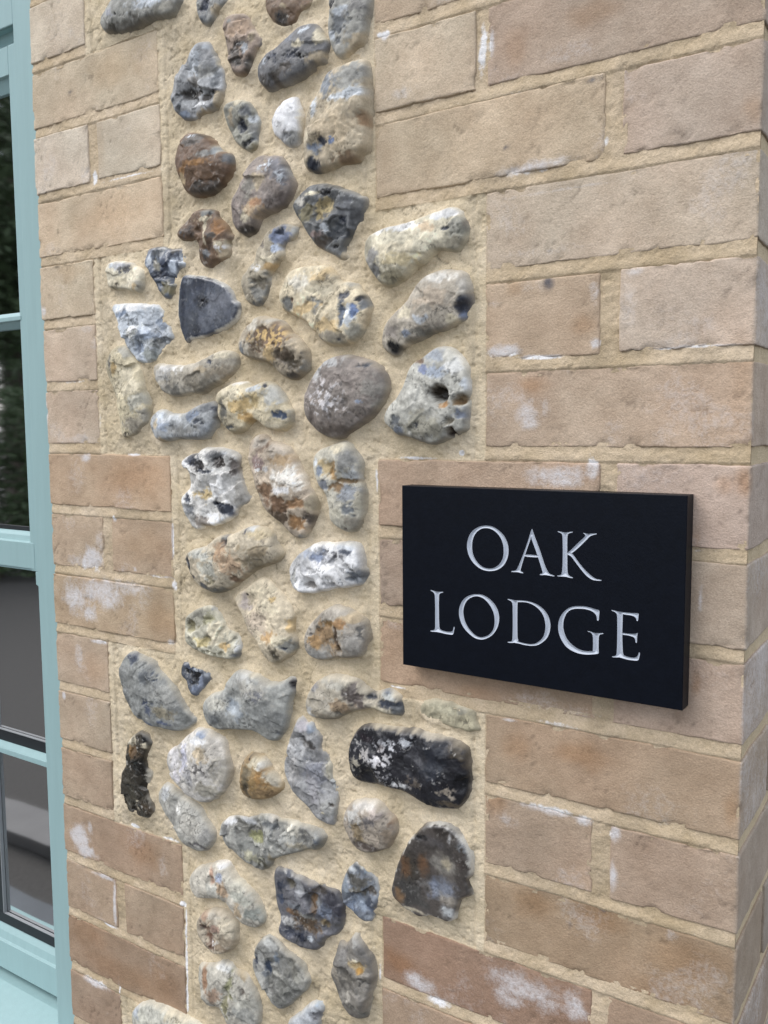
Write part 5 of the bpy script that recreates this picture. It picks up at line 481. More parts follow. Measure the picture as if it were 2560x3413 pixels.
def patches(lst, x, z, seed, warp=0.28):
    """sum of soft irregular patches at wall points"""
    out = np.zeros(x.shape)
    if not lst:
        return out
    wx = fbm(x, z, 14.0, seed, 3); wz = fbm(x, z, 14.0, seed + 5, 3)
    for (cx, cz, rx, rz, s) in lst:
        if s <= 0:
            continue
        m = (np.abs(x - cx) < rx * 1.8 + 3) & (np.abs(z - cz) < rz * 1.8 + 3)
        if not m.any():
            continue
        dx = (x[m] - cx) / rx + warp * wx[m]; dz = (z[m] - cz) / rz + warp * wz[m]
        d = np.sqrt(dx * dx + dz * dz)
        out[m] = np.maximum(out[m], s * (1 - sst(0.25, 1.45, d)))
    return out

# ---------------------------------------------------------------- the wall
wall = empty('brick_and_flint_wall', 'buff brick wall corner with a toothed panel of knapped flints in sandy mortar', 'wall', kind='thing')
wall.location = (0, 0, 0)

def axis(L, step, e=(0.0, 0.5, 1.2, 2.2, 4.0)):
    n = max(2, int(round((L - 8.0) / step)))
    mid = np.linspace(4.0, L - 4.0, n + 1)
    return np.concatenate([e[:-1], mid, L - np.array(e[:-1])[::-1]])

def brick_mesh(x0, x1, y0, y1, z0, z1, rgb, seed, sx=2.6, sy=None, sz=2.6, side_sky_bloom=0.0, front=True):
    ax = x0 + axis(x1 - x0, sx)
    az = z0 + axis(z1 - z0, sz)
    D = y1 - y0
    ay = y0 + (axis(D, sy) if sy else np.array([0, .5, 1.2, 2.2, 4.0, 14.0, D]))
    if not front:
        ax = np.array([x0, x0 + 30, x1 - 4, x1 - 2.2, x1 - 1.2, x1 - .5, x1])
    nx, ny, nz = len(ax), len(ay), len(az)
    faces = []
    def idx(i, j, k):
        return (i * ny + j) * nz + k
    def grid(fix, val, n1, n2, flip):
        a, b_ = np.meshgrid(np.arange(n1 - 1), np.arange(n2 - 1), indexing='ij')
        a = a.ravel(); b_ = b_.ravel(); v = np.full_like(a, val)
        def id2(p, q):
            return idx(*{0: (v, p, q), 1: (p, v, q), 2: (p, q, v)}[fix])
        q = np.stack([id2(a, b_), id2(a + 1, b_), id2(a + 1, b_ + 1), id2(a, b_ + 1)], 1)
        faces.append(q[:, ::-1] if flip else q)
    grid(1, 0, nx, nz, False); grid(1, ny - 1, nx, nz, True)
    grid(0, 0, ny, nz, True); grid(0, nx - 1, ny, nz, False)
    grid(2, 0, nx, ny, True); grid(2, nz - 1, nx, ny, False)
    F = np.concatenate(faces)
    u, inv = np.unique(F, return_inverse=True)
    F = inv.reshape(F.shape)
    i = u // (ny * nz); j = (u // nz) % ny; k = u % nz
    P = np.stack([ax[i], ay[j], az[k]], 1)
    lo = np.array([x0, y0, z0]); hi = np.array([x1, y1, z1])
    r = 1.5
    q = np.clip(P, lo + r, hi - r)
    d = P - q
    ln = np.linalg.norm(d, axis=1, keepdims=True)
    P2 = np.where(ln > 1e-6, q + d / np.maximum(ln, 1e-6) * r, P)
    nrm = d / np.maximum(ln, 1e-6)
    x, y, z = P2[:, 0], P2[:, 1], P2[:, 2]
    # wavy hand made arrises
    ox = 0.8 * fbm(x, z, 30.0, seed, 3, y); oz = 0.85 * fbm(x, z, 34.0, seed + 3, 3, y)
    cenx, cenz = (x0 + x1) / 2, (z0 + z1) / 2
    P2[:, 0] += ox * 0.8
    P2[:, 2] += oz
    # surface relief: dents, creases, sandy skin
    rel = 0.55 * fbm(x, z, 46.0, seed + 7, 2, y) + 0.22 * fbm(x, z, 9.0, seed + 9, 3, y) + 0.16 * fbm(x, z, 3.4, seed + 10, 2, y)
    cr = np.abs(fbm(x, z * 1.6, 26.0, seed + 12, 3, y))
    crease = (1 - sst(0.0, 0.05, cr)) * sst(0.15, 0.6, fbm(x, z, 40.0, seed + 13, 2, y))
    rel -= 0.9 * crease
    pitb = sst(0.62, 0.8, fbm(x, z, 5.5, seed + 14, 2, y)) * sst(0.0, 0.5, fbm(x, z, 40.0, seed + 16, 2, y))
    rel -= 0.6 * pitb
    # knocked edges
    e = np.minimum(np.minimum(x - x0, x1 - x), np.minimum(z - z0, z1 - z))
    chip = sst(0.25, 0.75, fbm(x, z, 12.0, seed + 15, 3, y)) * (1 - sst(1.0, 6.5, e)) * (y < y0 + 8)
    rel -= 1.7 * chip
    P2 += nrm * rel[:, None]
    c = np.tile(lin(rgb), (len(P2), 1))
    tone = 1 + 0.10 * fbm(x, z, 55.0, seed + 21, 2, y)
    pink = 0.022 * fbm(x, z, 60.0, seed + 23, 2, y)
    c = c * tone[:, None] * np.stack([1 + pink, 1 - 0.2 * pink, 1 - 0.6 * pink], 1)
    bl = np.zeros(len(P2))
    fr = (y < y0 + 6) if front else np.zeros(len(P2), bool)
    if front:
        st = patches(BROWN_PATCH, x, z, 31) * fr
        c = c * (1 - st[:, None] * np.array([0.16, 0.30, 0.44]))
        dk = patches(DARK, x, z, 33, 0.4) * fr
        c = c * (1 - dk[:, None] * 0.85) + dk[:, None] * 0.85 * lin((70, 76, 90))
        bl = np.where(fr, patches(BLOOM, x, z, 35), 0)
        bl = np.maximum(bl, np.where(fr, 0.42 * sst(0.2, 0.9, fbm(x, z, 44.0, seed + 41, 3)), 0))
        c *= (1 - 0.35 * (chip * fr))[:, None] ** 0.5
        c *= (1 - 0.34 * crease)[:, None] * (1 - 0.14 * pitb)[:, None]
    if side_sky_bloom:
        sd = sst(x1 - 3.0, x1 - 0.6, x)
        c = c * (1 - sd[:, None]) + sd[:, None] * (lin((160, 151, 140)) * 0.5 + 0.5 * c)  # return face greyed: sky light put into the colour, plus real bloom
        bl = np.maximum(bl, sd * (side_sky_bloom + 0.25 * fbm(y, z, 50.0, seed + 51, 3)))
    return make_mesh('brick', P2 / 1000.0, F, M_BRICK, True, c, bl)

for n_, (a, b_, z0, z1, d, rgb, corner) in enumerate(BR):
    j = rng.uniform(-0.9, 0.9, 4)
    jx1 = 0.0 if corner else j[1]
    yj = rng.uniform(-0.8, 0.8)
    vis = -11 * CO < z0 < 8 * CO
    s_ = 3.0 if vis else 9.0
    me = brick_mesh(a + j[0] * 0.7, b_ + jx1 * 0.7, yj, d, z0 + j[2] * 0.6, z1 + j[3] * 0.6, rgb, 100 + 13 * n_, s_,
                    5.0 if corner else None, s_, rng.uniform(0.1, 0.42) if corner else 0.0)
    obj('brick', me, wall)

# bricks of the return face beyond the quoins
for k in range(KLO, KHI + 1):
    d0 = 215.0 if (k % 3 == 1) == is_wide(k) else 102.5
    y = d0 + 11.0
    first = True
    while y < 900.0:
        L = 215.0
        z0 = k * CO
        if y < 470 or k < 0:
            me = brick_mesh(-100.0, rng.uniform(-1.0, 0.6), y, y + L, z0, z0 + BH, (164, 152, 138), 5000 + k * 37 + int(y), 30, 6.0, 5.0,  # base greyed to carry the return's sky light
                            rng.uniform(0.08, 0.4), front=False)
            obj('brick', me, wall)
        y += L + 11.0

# ---------------------------------------------------------------- flints: a height field for each stone
G = 0.9
PX0, PX1, PZ0, PZ1 = -830.0, 4.0, KLO * CO - 12.0, KHI * CO + BH + 8.0
MG = 1.25
gx = np.arange(PX0, PX1 + MG, MG); gz = np.arange(PZ0, PZ1 + MG, MG)
SD = np.full((len(gx), len(gz)), -60.0)      # signed distance into the nearest stone, on the mortar grid

def chaikin(p, n=2, k=0.22):
    p = np.asarray(p, float)
    for _ in range(n):
        q = np.roll(p, -1, 0)
        p = np.stack([(1 - k) * p + k * q, k * p + (1 - k) * q], 1).reshape(-1, 2)
    return p

def sdf(poly, X, Z):
    a = poly; b_ = np.roll(poly, -1, 0)
    d2 = np.full(X.shape, 1e9); ins = np.zeros(X.shape, bool)
    for (x1, z1), (x2, z2) in zip(a, b_):
        ex, ez = x2 - x1, z2 - z1
        t = np.clip(((X - x1) * ex + (Z - z1) * ez) / (ex * ex + ez * ez + 1e-9), 0, 1)
        d2 = np.minimum(d2, (X - x1 - t * ex) ** 2 + (Z - z1 - t * ez) ** 2)
        if z1 != z2:
            c = ((z1 > Z) != (z2 > Z)) & (X < (x2 - x1) * (Z - z1) / (z2 - z1) + x1)
            ins ^= c
    d = np.sqrt(d2)
    return np.where(ins, d, -d)

def torsion(mask, it):
    u = np.zeros(mask.shape)
    for _ in range(it):
        v = np.zeros_like(u)
        v[1:-1, 1:-1] = 0.25 * (u[:-2, 1:-1] + u[2:, 1:-1] + u[1:-1, :-2] + u[1:-1, 2:] + 1.0)
        u = np.where(mask, v, 0)
    return u

def up(u, shape, f):
    i = np.minimum(np.arange(shape[0]) / f, u.shape[0] - 1.001); j = np.minimum(np.arange(shape[1]) / f, u.shape[1] - 1.001)
    i0 = i.astype(int); j0 = j.astype(int); fi = (i - i0)[:, None]; fj = (j - j0)[None]
    A = u[np.ix_(i0, j0)]; B = u[np.ix_(i0 + 1, j0)]; C = u[np.ix_(i0, j0 + 1)]; D = u[np.ix_(i0 + 1, j0 + 1)]
    return (A * (1 - fi) + B * fi) * (1 - fj) + (C * (1 - fi) + D * fi) * fj

MORT = np.array((220, 208, 184))

def mark(poly):
    x0, z0 = poly.min(0) - 24; x1, z1 = poly.max(0) + 24
    i0, i1 = np.searchsorted(gx, (x0, x1)); k0, k1 = np.searchsorted(gz, (z0, z1))
    X, Z = np.meshgrid(gx[i0:i1], gz[k0:k1], indexing='ij')
    s = sdf(poly, X, Z) + 0.6 + 0.6 * fbm(X, Z, 7.0, 900, 2)
    SD[i0:i1, k0:k1] = np.maximum(SD[i0:i1, k0:k1], s)

def flint(data, seed):
    out, base, blobs, bumps, h, flat, fac = data
    poly = chaikin(out, 2, 0.10 if (flat or fac >= 3) else 0.22)
    mark(poly)
    x0, z0 = poly.min(0) - 4; x1, z1 = poly.max(0) + 4
    xs = np.arange(x0, x1, G); zs = np.arange(z0, z1, G)
    X, Z = np.meshgrid(xs, zs, indexing='ij')
    s = sdf(poly, X, Z) + 0.6 + 0.6 * fbm(X, Z, 7.0, 900, 2)
    m = s > 0
    mc = m[::3, ::3]
    u = up(torsion(mc, 480), m.shape, 3) * 9.0
    u = np.where(m, u, 0)
    for _ in range(40):
        v = np.zeros_like(u)
        v[1:-1, 1:-1] = 0.25 * (u[:-2, 1:-1] + u[2:, 1:-1] + u[1:-1, :-2] + u[1:-1, 2:] + 1.0)
        u = np.where(m, v, 0)
    um = u.max() + 1e-6
    pr = np.sqrt(np.clip(u / um, 0, 1))
    inr = s.max()
    if not h:
        h = min(20.0, max(9.0, 0.62 * inr))
    h = h * 0.93 if h > 6 else h
    if flat == 2:
        H = 0.62 * h * np.tanh(5.5 * pr) / math.tanh(5.5)
    elif flat == 1:
        H = h * np.tanh(2.4 * pr) / math.tanh(2.4)
    else:
        H = h * (0.62 * pr + 0.38 * np.tanh(2.6 * pr) / math.tanh(2.6))
    r2 = np.random.default_rng(seed)
    ci = np.argwhere(s > 0.35 * inr)
    for f in range(fac):
        a, b_ = ci[r2.integers(len(ci))]
        ang = r2.uniform(0, 6.283); g = r2.uniform(0.10, 0.40)
        pl = H[a, b_] * r2.uniform(0.80, 0.97) + g * (math.cos(ang) * (X - xs[a]) + math.sin(ang) * (Z - zs[b_]))
        H = np.where(m, np.minimum(H, np.maximum(pl, 0.62 * H + 1.0)), H)
    soft = np.clip(s / 5.0, 0, 1)
    rough = 0.22 if flat == 2 else 1.0
    rdg = 1 - np.abs(fbm(X + 3 * fbm(X, Z, 15.0, seed + 71, 2), Z, 19.0, seed + 70, 3)) * 1.6
    H = H + soft * rough * (2.0 * fbm(X, Z, 24.0, seed, 2) + 1.1 * (rdg - 0.45) + 0.30 * fbm(X, Z, 6.0, seed + 1, 2) + 0.16 * fbm(X, Z, 2.4, seed + 2, 2))
    wx = fbm(X, Z, 13.0, seed + 3, 5); wz = fbm(X, Z, 13.0, seed + 4, 5)
    # conchoidal facets: warped cells, each its own tilted plane with a small step at its edge
    nc = max(4, int(m.sum() / (230.0 if fac else 420.0)))
    pk = ci[r2.integers(len(ci), size=nc)]
    sx_, sz_ = xs[pk[:, 0]] + r2.uniform(-6, 6, nc), zs[pk[:, 1]] + r2.uniform(-6, 6, nc)
    ta = r2.uniform(0, 6.283, nc); tg = r2.uniform(0.04, 0.28 if fac else 0.10, nc); to = r2.uniform(-1, 1, nc) * (0.9 if fac else 0.35)
    bd_ = np.full(X.shape, 1e9); pl_ = np.zeros(X.shape); tn_ = np.ones(X.shape)
    for q in range(nc):
        dq = np.hypot(X - sx_[q] + 3.2 * wx, Z - sz_[q] + 3.2 * wz)
        k_ = dq < bd_
        bd_ = np.where(k_, dq, bd_)
        pl_ = np.where(k_, to[q] + tg[q] * (math.cos(ta[q]) * (X - sx_[q]) + math.sin(ta[q]) * (Z - sz_[q])), pl_)
        tn_ = np.where(k_, 1 + 0.16 * to[q], tn_)
    H = H + (0.25 if flat == 2 else 1.0) * soft * pl_
    H = np.where(m, H * (0.30 + 0.70 * sst(-0.3, 4.0, s)), H)
    for (bx, bz, br, dh) in bumps:
        d = np.hypot(X - bx + 1.2 * wx, Z - bz + 1.2 * wz) / br
        H = H + dh * np.exp(-d ** (4.0 if dh < 0 else 2.0))
    # colour, painted as patches of cortex, patina and broken flint, shading left in the tones
    C = np.empty(X.shape + (3,)); C[:] = des(base, 0.68)
    lumb = np.mean(base)
    sp1 = fbm(X, Z, 3.4, seed + 6, 3)
    sp2 = fbm(X, Z, 1.9, seed + 63, 2)
    fx_ = fbm(X, Z, 4.5, seed + 61, 3); fz_ = fbm(X, Z, 4.5, seed + 62, 3)
    for (bx, bz, rx, rz, col, spk) in blobs:
        rx = max(rx, 0.8); rz = max(rz, 0.8)
        d = np.hypot((X - bx) / rx + 0.42 * wx + 0.30 * fx_, (Z - bz) / rz + 0.42 * wz + 0.30 * fz_)
        wgt = 1 - (sst(0.30, 1.35, d + 0.10 * sp1) if flat == 2 else sst(0.52, 1.14, d + 0.24 * sp1 + 0.16 * sp2))
        if spk:
            wgt = wgt * sst(0.02, 0.30, sp1 + 0.25 * (1 - d))
        wgt = (0.88 if flat == 2 else 0.92) * wgt
        C = C * (1 - wgt[..., None]) + des(col, 0.70) * wgt[..., None]
        dl = lumb - np.mean(col)
        if dl > 45:
            H = H - 1.3 * wgt
        elif dl < -70 and spk:
            H = H + 0.35 * wgt
    tone = 1 + 0.10 * fbm(X, Z, 13.0, seed + 8, 3) + 0.10 * fbm(X, Z, 3.0, seed + 9, 3)
    C = C * (tone * tn_)[..., None]
    # peppering: pin pits on the cortex, chalky flecks on the dark flint
    pep = sst(0.35, 0.75, sp2) * sst(-0.1, 0.45, fbm(X, Z, 16.0, seed + 64, 3))
    lumc = C.mean(-1)
    C = C * (1 - 0.26 * (pep * sst(95, 150, lumc))[..., None])
    flk = sst(0.45, 0.8, fbm(X, Z, 2.3, seed + 65, 2)) * sst(0.0, 0.5, fbm(X, Z, 14.0, seed + 66, 3)) * (1 - sst(70, 135, lumc)) * (0.35 if flat == 2 else 0.7)
    C = C + (np.array((205, 203, 198)) - C) * flk[..., None]
    H = H - 0.35 * pep + 0.2 * flk
    # veins and pin pits
    vein = 1 - sst(0.0, 0.045, np.abs(fbm(X, Z, 18.0, seed + 14, 4)))
    vein *= sst(0.1, 0.5, fbm(X, Z, 25.0, seed + 15, 2))
    C = C * (1 - 0.35 * vein[..., None])
    # mortar smeared over the edges
    gs = np.gradient(s, G, axis=1)
    dust = (1 - sst(0.0, 1.0, (s + 1.8 * fbm(X, Z, 5.0, seed + 11, 3)) / ((2.6 + 3.6 * np.clip(-gs, 0, 1)) * (0.2 if flat == 2 else 1.0))))
    C = C * (1 - 0.48 * dust[..., None]) + MORT * 0.48 * dust[..., None]
    # even out relief and colour where the flanks turn into the mortar, and gather the grid rows there
    band = (1 - sst(2.0, 5.0, s))
    for _ in range(5):
        Hb = H.copy(); Cb = C.copy()
        Hb[1:-1, 1:-1] = 0.25 * (H[:-2, 1:-1] + H[2:, 1:-1] + H[1:-1, :-2] + H[1:-1, 2:])
        Cb[1:-1, 1:-1] = 0.25 * (C[:-2, 1:-1] + C[2:, 1:-1] + C[1:-1, :-2] + C[1:-1, 2:])
        inn = (s > 0.8) * band
        H = H + (Hb - H) * inn
        C = C + (Cb - C) * band[..., None]
    C = np.clip(140 + (C - 136) * 1.06, 6, 248)
    if flat == 2:                                    # chalky rind round the broken face
        rim = (1 - sst(2.6, 4.4, s + 1.3 * sp1)) * sst(-0.5, 0.4, fbm(X, Z, 17.0, seed + 88, 2) + 0.25)
        C = C * 0.86
        C = C + (np.array((218, 216, 208)) - C) * (0.9 * rim)[..., None]
    gxx, gzz = np.gradient(s, G)
    gl_ = np.hypot(gxx, gzz) + 1e-6
    sc = np.clip(s, 0, 6.0)
    mv = sc - sc ** 1.7 / 6.0 ** 0.7
    XM = X - gxx / gl_ * mv; ZM = Z - gzz / gl_ * mv
    Y = 0.8 - H
    Y = np.where(s > 0, Y, 0.8 - np.maximum(s, -3.0) * 2.2)
    keep = s > -2.0
    nx, nz = X.shape
    idm = np.arange(nx * nz).reshape(nx, nz)
    cell = keep[:-1, :-1] | keep[1:, :-1] | keep[:-1, 1:] | keep[1:, 1:]
    Q = np.stack([idm[:-1, :-1], idm[1:, :-1], idm[1:, 1:], idm[:-1, 1:]], -1)[cell]
    uq, inv = np.unique(Q, return_inverse=True)
    P = np.stack([XM.ravel()[uq], Y.ravel()[uq], ZM.ravel()[uq]], 1) / 1000.0
    return make_mesh('flint', P, inv.reshape(Q.shape), M_KNAPPED if (flat == 2 or fac >= 5) else M_FLINT, True, lin(np.clip(C, 4, 250)).reshape(-1, 3)[uq])

flint_meshes = [(flint(d, 300 + 29 * i), np.mean(chaikin(d[0]), 0)) for i, d in enumerate(FLINTS)]

# more of the same stones above and below what the photograph shows
EXTRA = [(5, -640, 640), (27, -540, 660), (30, -440, 640), (15, -330, 655), (12, -270, 600),
         (38, -650, -800), (33, -560, -860), (17, -450, -830), (28, -330, -800), (40, -640, -920), (24, -480, -930), (36, -290, -900)]
extra = []
for (i, x, z) in EXTRA:
    c = flint_meshes[i][1]
    extra.append((i, x - c[0], z - c[1]))
    mark(chaikin(FLINTS[i][0]) + np.array([x - c[0], z - c[1]]))

# ---------------------------------------------------------------- mortar, one height field split into joints and flint panel
X, Z = np.meshgrid(gx, gz, indexing='ij')
kk = np.floor((Z + 11.7) / CO).astype(int)            # course whose bed joint lies below it
wide = ((np.floor((Z + 11.7) / CO).astype(int) // 3) % 2) == 0
xl = np.where(wide, XL1, XLN); xr = np.where(wide, XRW, XRN)
# the panel also runs into the bed joint that bounds it
panel = (X > xl) & (X < xr)
zt = kk * CO - Z                                       # 0 at the top of the joint, 11.7 at its foot
joint = zt > 0
inb = np.full(X.shape, -50.0)                          # distance inside a brick
for (a, b_, z0, z1, d, rgb, corner) in BR:
    i0, i1 = np.searchsorted(gx, (a - 12, b_ + 12)); k0, k1 = np.searchsorted(gz, (z0 - 12, z1 + 12))
    xs = X[i0:i1, k0:k1]; zs = Z[i0:i1, k0:k1]
    e = np.minimum(np.minimum(xs - a, b_ - xs), np.minimum(zs - z0, z1 - zs))
    inb[i0:i1, k0:k1] = np.maximum(inb[i0:i1, k0:k1], e)
lump = 1.5 * fbm(X, Z, 26.0, 700, 3) + 0.85 * fbm(X, Z, 9.0, 701, 3) + 0.62 * fbm(X, Z, 4.0, 702, 3)
# joints: weather struck, deep under the brick above and nearly flush at the foot
slope = 1.15 * (1 - sst(0.5, 9.5, np.where(joint, zt, 11.7)))
Yj = 0.0 + np.where(joint, slope, 1.2) + 0.35 * lump
# panel: bedded round the stones, swelling up where the mortar was pushed against them
near = np.exp(np.minimum(SD, 0) / 6.5)
far = sst(0, 26, -SD)
lap = 0.45 + 0.60 * sst(-0.5, 0.6, fbm(X, Z, 17.0, 720, 3))
Yp = 0.6 - 3.2 * near * lap + 1.0 * far + 0.68 * lump
edge = np.minimum(X - xl, xr - X)
strip = (1 - sst(7.0, 11.0, edge)) * (edge > 0)        # trowelled margin beside the bricks
Yp = Yp * (1 - strip) + strip * (0.9 + 0.25 * lump)
Yp = Yp + 1.3 * np.exp(-((edge - 11.0) / 1.4) ** 2)
bt = np.exp(np.minimum(inb, 0) / 2.2)                  # dips where mortar meets an arris
Y = np.where(panel, Yp, Yj)
Y = Y + 0.35 * bt * panel
# small trowel marks, shrinkage pits
pit = sst(0.55, 0.8, fbm(X, Z, 4.5, 705, 2))
Y = Y + 1.1 * pit * np.where(panel, 1, 0.5)
crack = (1 - sst(0.0, 0.022, np.abs(fbm(X, Z, 46.0, 731, 4)))) * sst(0.05, 0.4, fbm(X, Z, 70.0, 732, 2)) * panel
Y = Y + 0.9 * crack
drag = fbm(X, Z * 3.2, 16.0, 733, 3)                    # trowel drag
Y = Y + 0.35 * drag
C = np.empty(X.shape + (3,)); C[:] = (219, 204, 177)
t1 = fbm(X, Z, 70.0, 710, 3); t2 = fbm(X, Z, 12.0, 711, 3)
C += (9 * t1 + 6 * t2)[..., None] * np.array((1.0, 1.05, 1.25))
C *= (1 - 0.22 * crack)[..., None]
C *= (1 - 0.07 * sst(0.2, 0.7, fbm(X, Z, 34.0, 735, 3)))[..., None]
C = np.where((~panel)[..., None], C * np.array((0.940, 0.918, 0.905)), C)
C = np.where(panel[..., None], C * (1 + 0.03 * strip[..., None]), C)
blm = patches(BLOOM, X, Z, 35)
Cl = lin(np.clip(C, 4, 250))
drop = (inb > 3.0) | (SD > 3.5) | (X > -1.8) | (X < XL0 + 3.0)
idm = np.arange(X.size).reshape(X.shape)
Q = np.stack([idm[:-1, :-1], idm[1:, :-1], idm[1:, 1:], idm[:-1, 1:]], -1)
ok = ~(drop[:-1, :-1] & drop[1:, :-1] & drop[:-1, 1:] & drop[1:, 1:])
isp = panel[:-1, :-1]
Pn = np.stack([X.ravel(), Y.ravel(), Z.ravel()], 1) / 1000.0
parts = []
for nm, sel in (('mortar_joints', ok & ~isp), ('flint_panel', ok & isp)):
    q = Q[sel]
    uq, inv = np.unique(q, return_inverse=True)
    parts.append(obj(nm, make_mesh(nm, Pn[uq], inv.reshape(q.shape), M_MORTAR, True, Cl.reshape(-1, 3)[uq], blm.ravel()[uq]), wall))
panel_o = parts[1]
panel_o['label'] = 'sandy mortar panel set with knapped flints'
for me, c in flint_meshes:
    obj('flint', me, panel_o)
for (i, dx, dz) in extra:
    o = obj('flint', flint_meshes[i][0], panel_o)
    o.location = (dx / 1000.0, 0, dz / 1000.0)

def box_data(x0, x1, y0, y1, z0, z1):
    V = [(x, y, z) for x in (x0, x1) for y in (y0, y1) for z in (z0, z1)]
    F = [(0, 1, 3, 2), (4, 6, 7, 5), (0, 4, 5, 1), (2, 3, 7, 6), (0, 2, 6, 4), (1, 5, 7, 3)]
    return V, F

# solid body of the wall behind the facing
V, F = box_data(-0.8190, -0.0022, 0.0075, 0.28, -ZO, 0.70)
nv = len(V)
V2, F2 = box_data(-0.30, -0.0020, 0.281, 1.2, -ZO, 0.70)
V += V2; F += [tuple(i + nv for i in f) for f in F2]
core = make_mesh('wall_core', V, np.array(F)[:, ::-1] * 1, M_MORTAR, False, np.tile(lin((203, 186, 157)), (len(V), 1)), np.zeros(len(V)))
obj('wall_core', core, wall)

# ---------------------------------------------------------------- slate sign
SX0, SX1, SZ0, SZ1, ST = -292.3, -40.8, -199.0, -34.6, 18.0
sign = empty('house_sign', 'black slate house sign with V-cut silver letters reading OAK LODGE', 'sign')

def smooth_poly(p, n):
    p = np.asarray(p, float)
    return chaikin(p, n)

def cat_closed(p, sub=4):
    """Catmull-Rom through closed points"""
    p = np.asarray(p, float); n = len(p); o = []
    for i in range(n):
        a, b_, c, d = p[i - 1], p[i], p[(i + 1) % n], p[(i + 2) % n]
        for s in range(sub):
            t = s / sub
            o.append(0.5 * ((2 * b_) + (c - a) * t + (2 * a - 5 * b_ + 4 * c - d) * t * t + (3 * b_ - a - 3 * c + d) * t ** 3))
    return np.array(o)

inset = 0.5
plate_rect = [(SX0 + inset, SZ0 + inset), (SX1 - inset, SZ0 + inset), (SX1 - inset, SZ1 - inset), (SX0 + inset, SZ1 - inset)]
letters = []
for ch, polys, holes, curve in LETTERS:
    ps = [cat_closed(q, 5) if curve else chaikin(q, 1) for q in polys]
    hs = [cat_closed(q, 5) for q in holes]
    letters.append((ch, ps, hs))

def in_poly(poly, X, Z):
    ins = np.zeros(X.shape, bool)
    for (x1, z1), (x2, z2) in zip(poly, np.roll(poly, -1, 0)):
        if z1 != z2:
            ins ^= ((z1 > Z) != (z2 > Z)) & (X < (x2 - x1) * (Z - z1) / (z2 - z1) + x1)
    return ins

def in_letter(L, X, Z):
    r = np.zeros(X.shape, bool)
    for q in L[1]:
        r |= in_poly(q, X, Z)
    for q in L[2]:
        r &= ~in_poly(q, X, Z)
    return r

vs, es = [], []
for q in [np.array(plate_rect)] + [p for L in letters for p in (list(L[1]) + list(L[2]))]:
    n0 = len(vs)
    vs += [Vector((float(x), float(z))) for x, z in q]
    es += [(n0 + i, n0 + (i + 1) % len(q)) for i in range(len(q))]
res = delaunay_2d_cdt(vs, es, [], 0, 1e-4)
tv = np.array([(v.x, v.y) for v in res[0]]); tf = np.array([list(f) for f in res[2]])
cen = tv[tf].mean(1)
lid = np.full(len(tf), -1)
for li, L in enumerate(letters):
    lid[in_letter(L, cen[:, 0], cen[:, 1])] = li
# plate: front face round the letters, chamfered rim, sides, back
Fp = [tuple(f) for f in tf[lid < 0]]
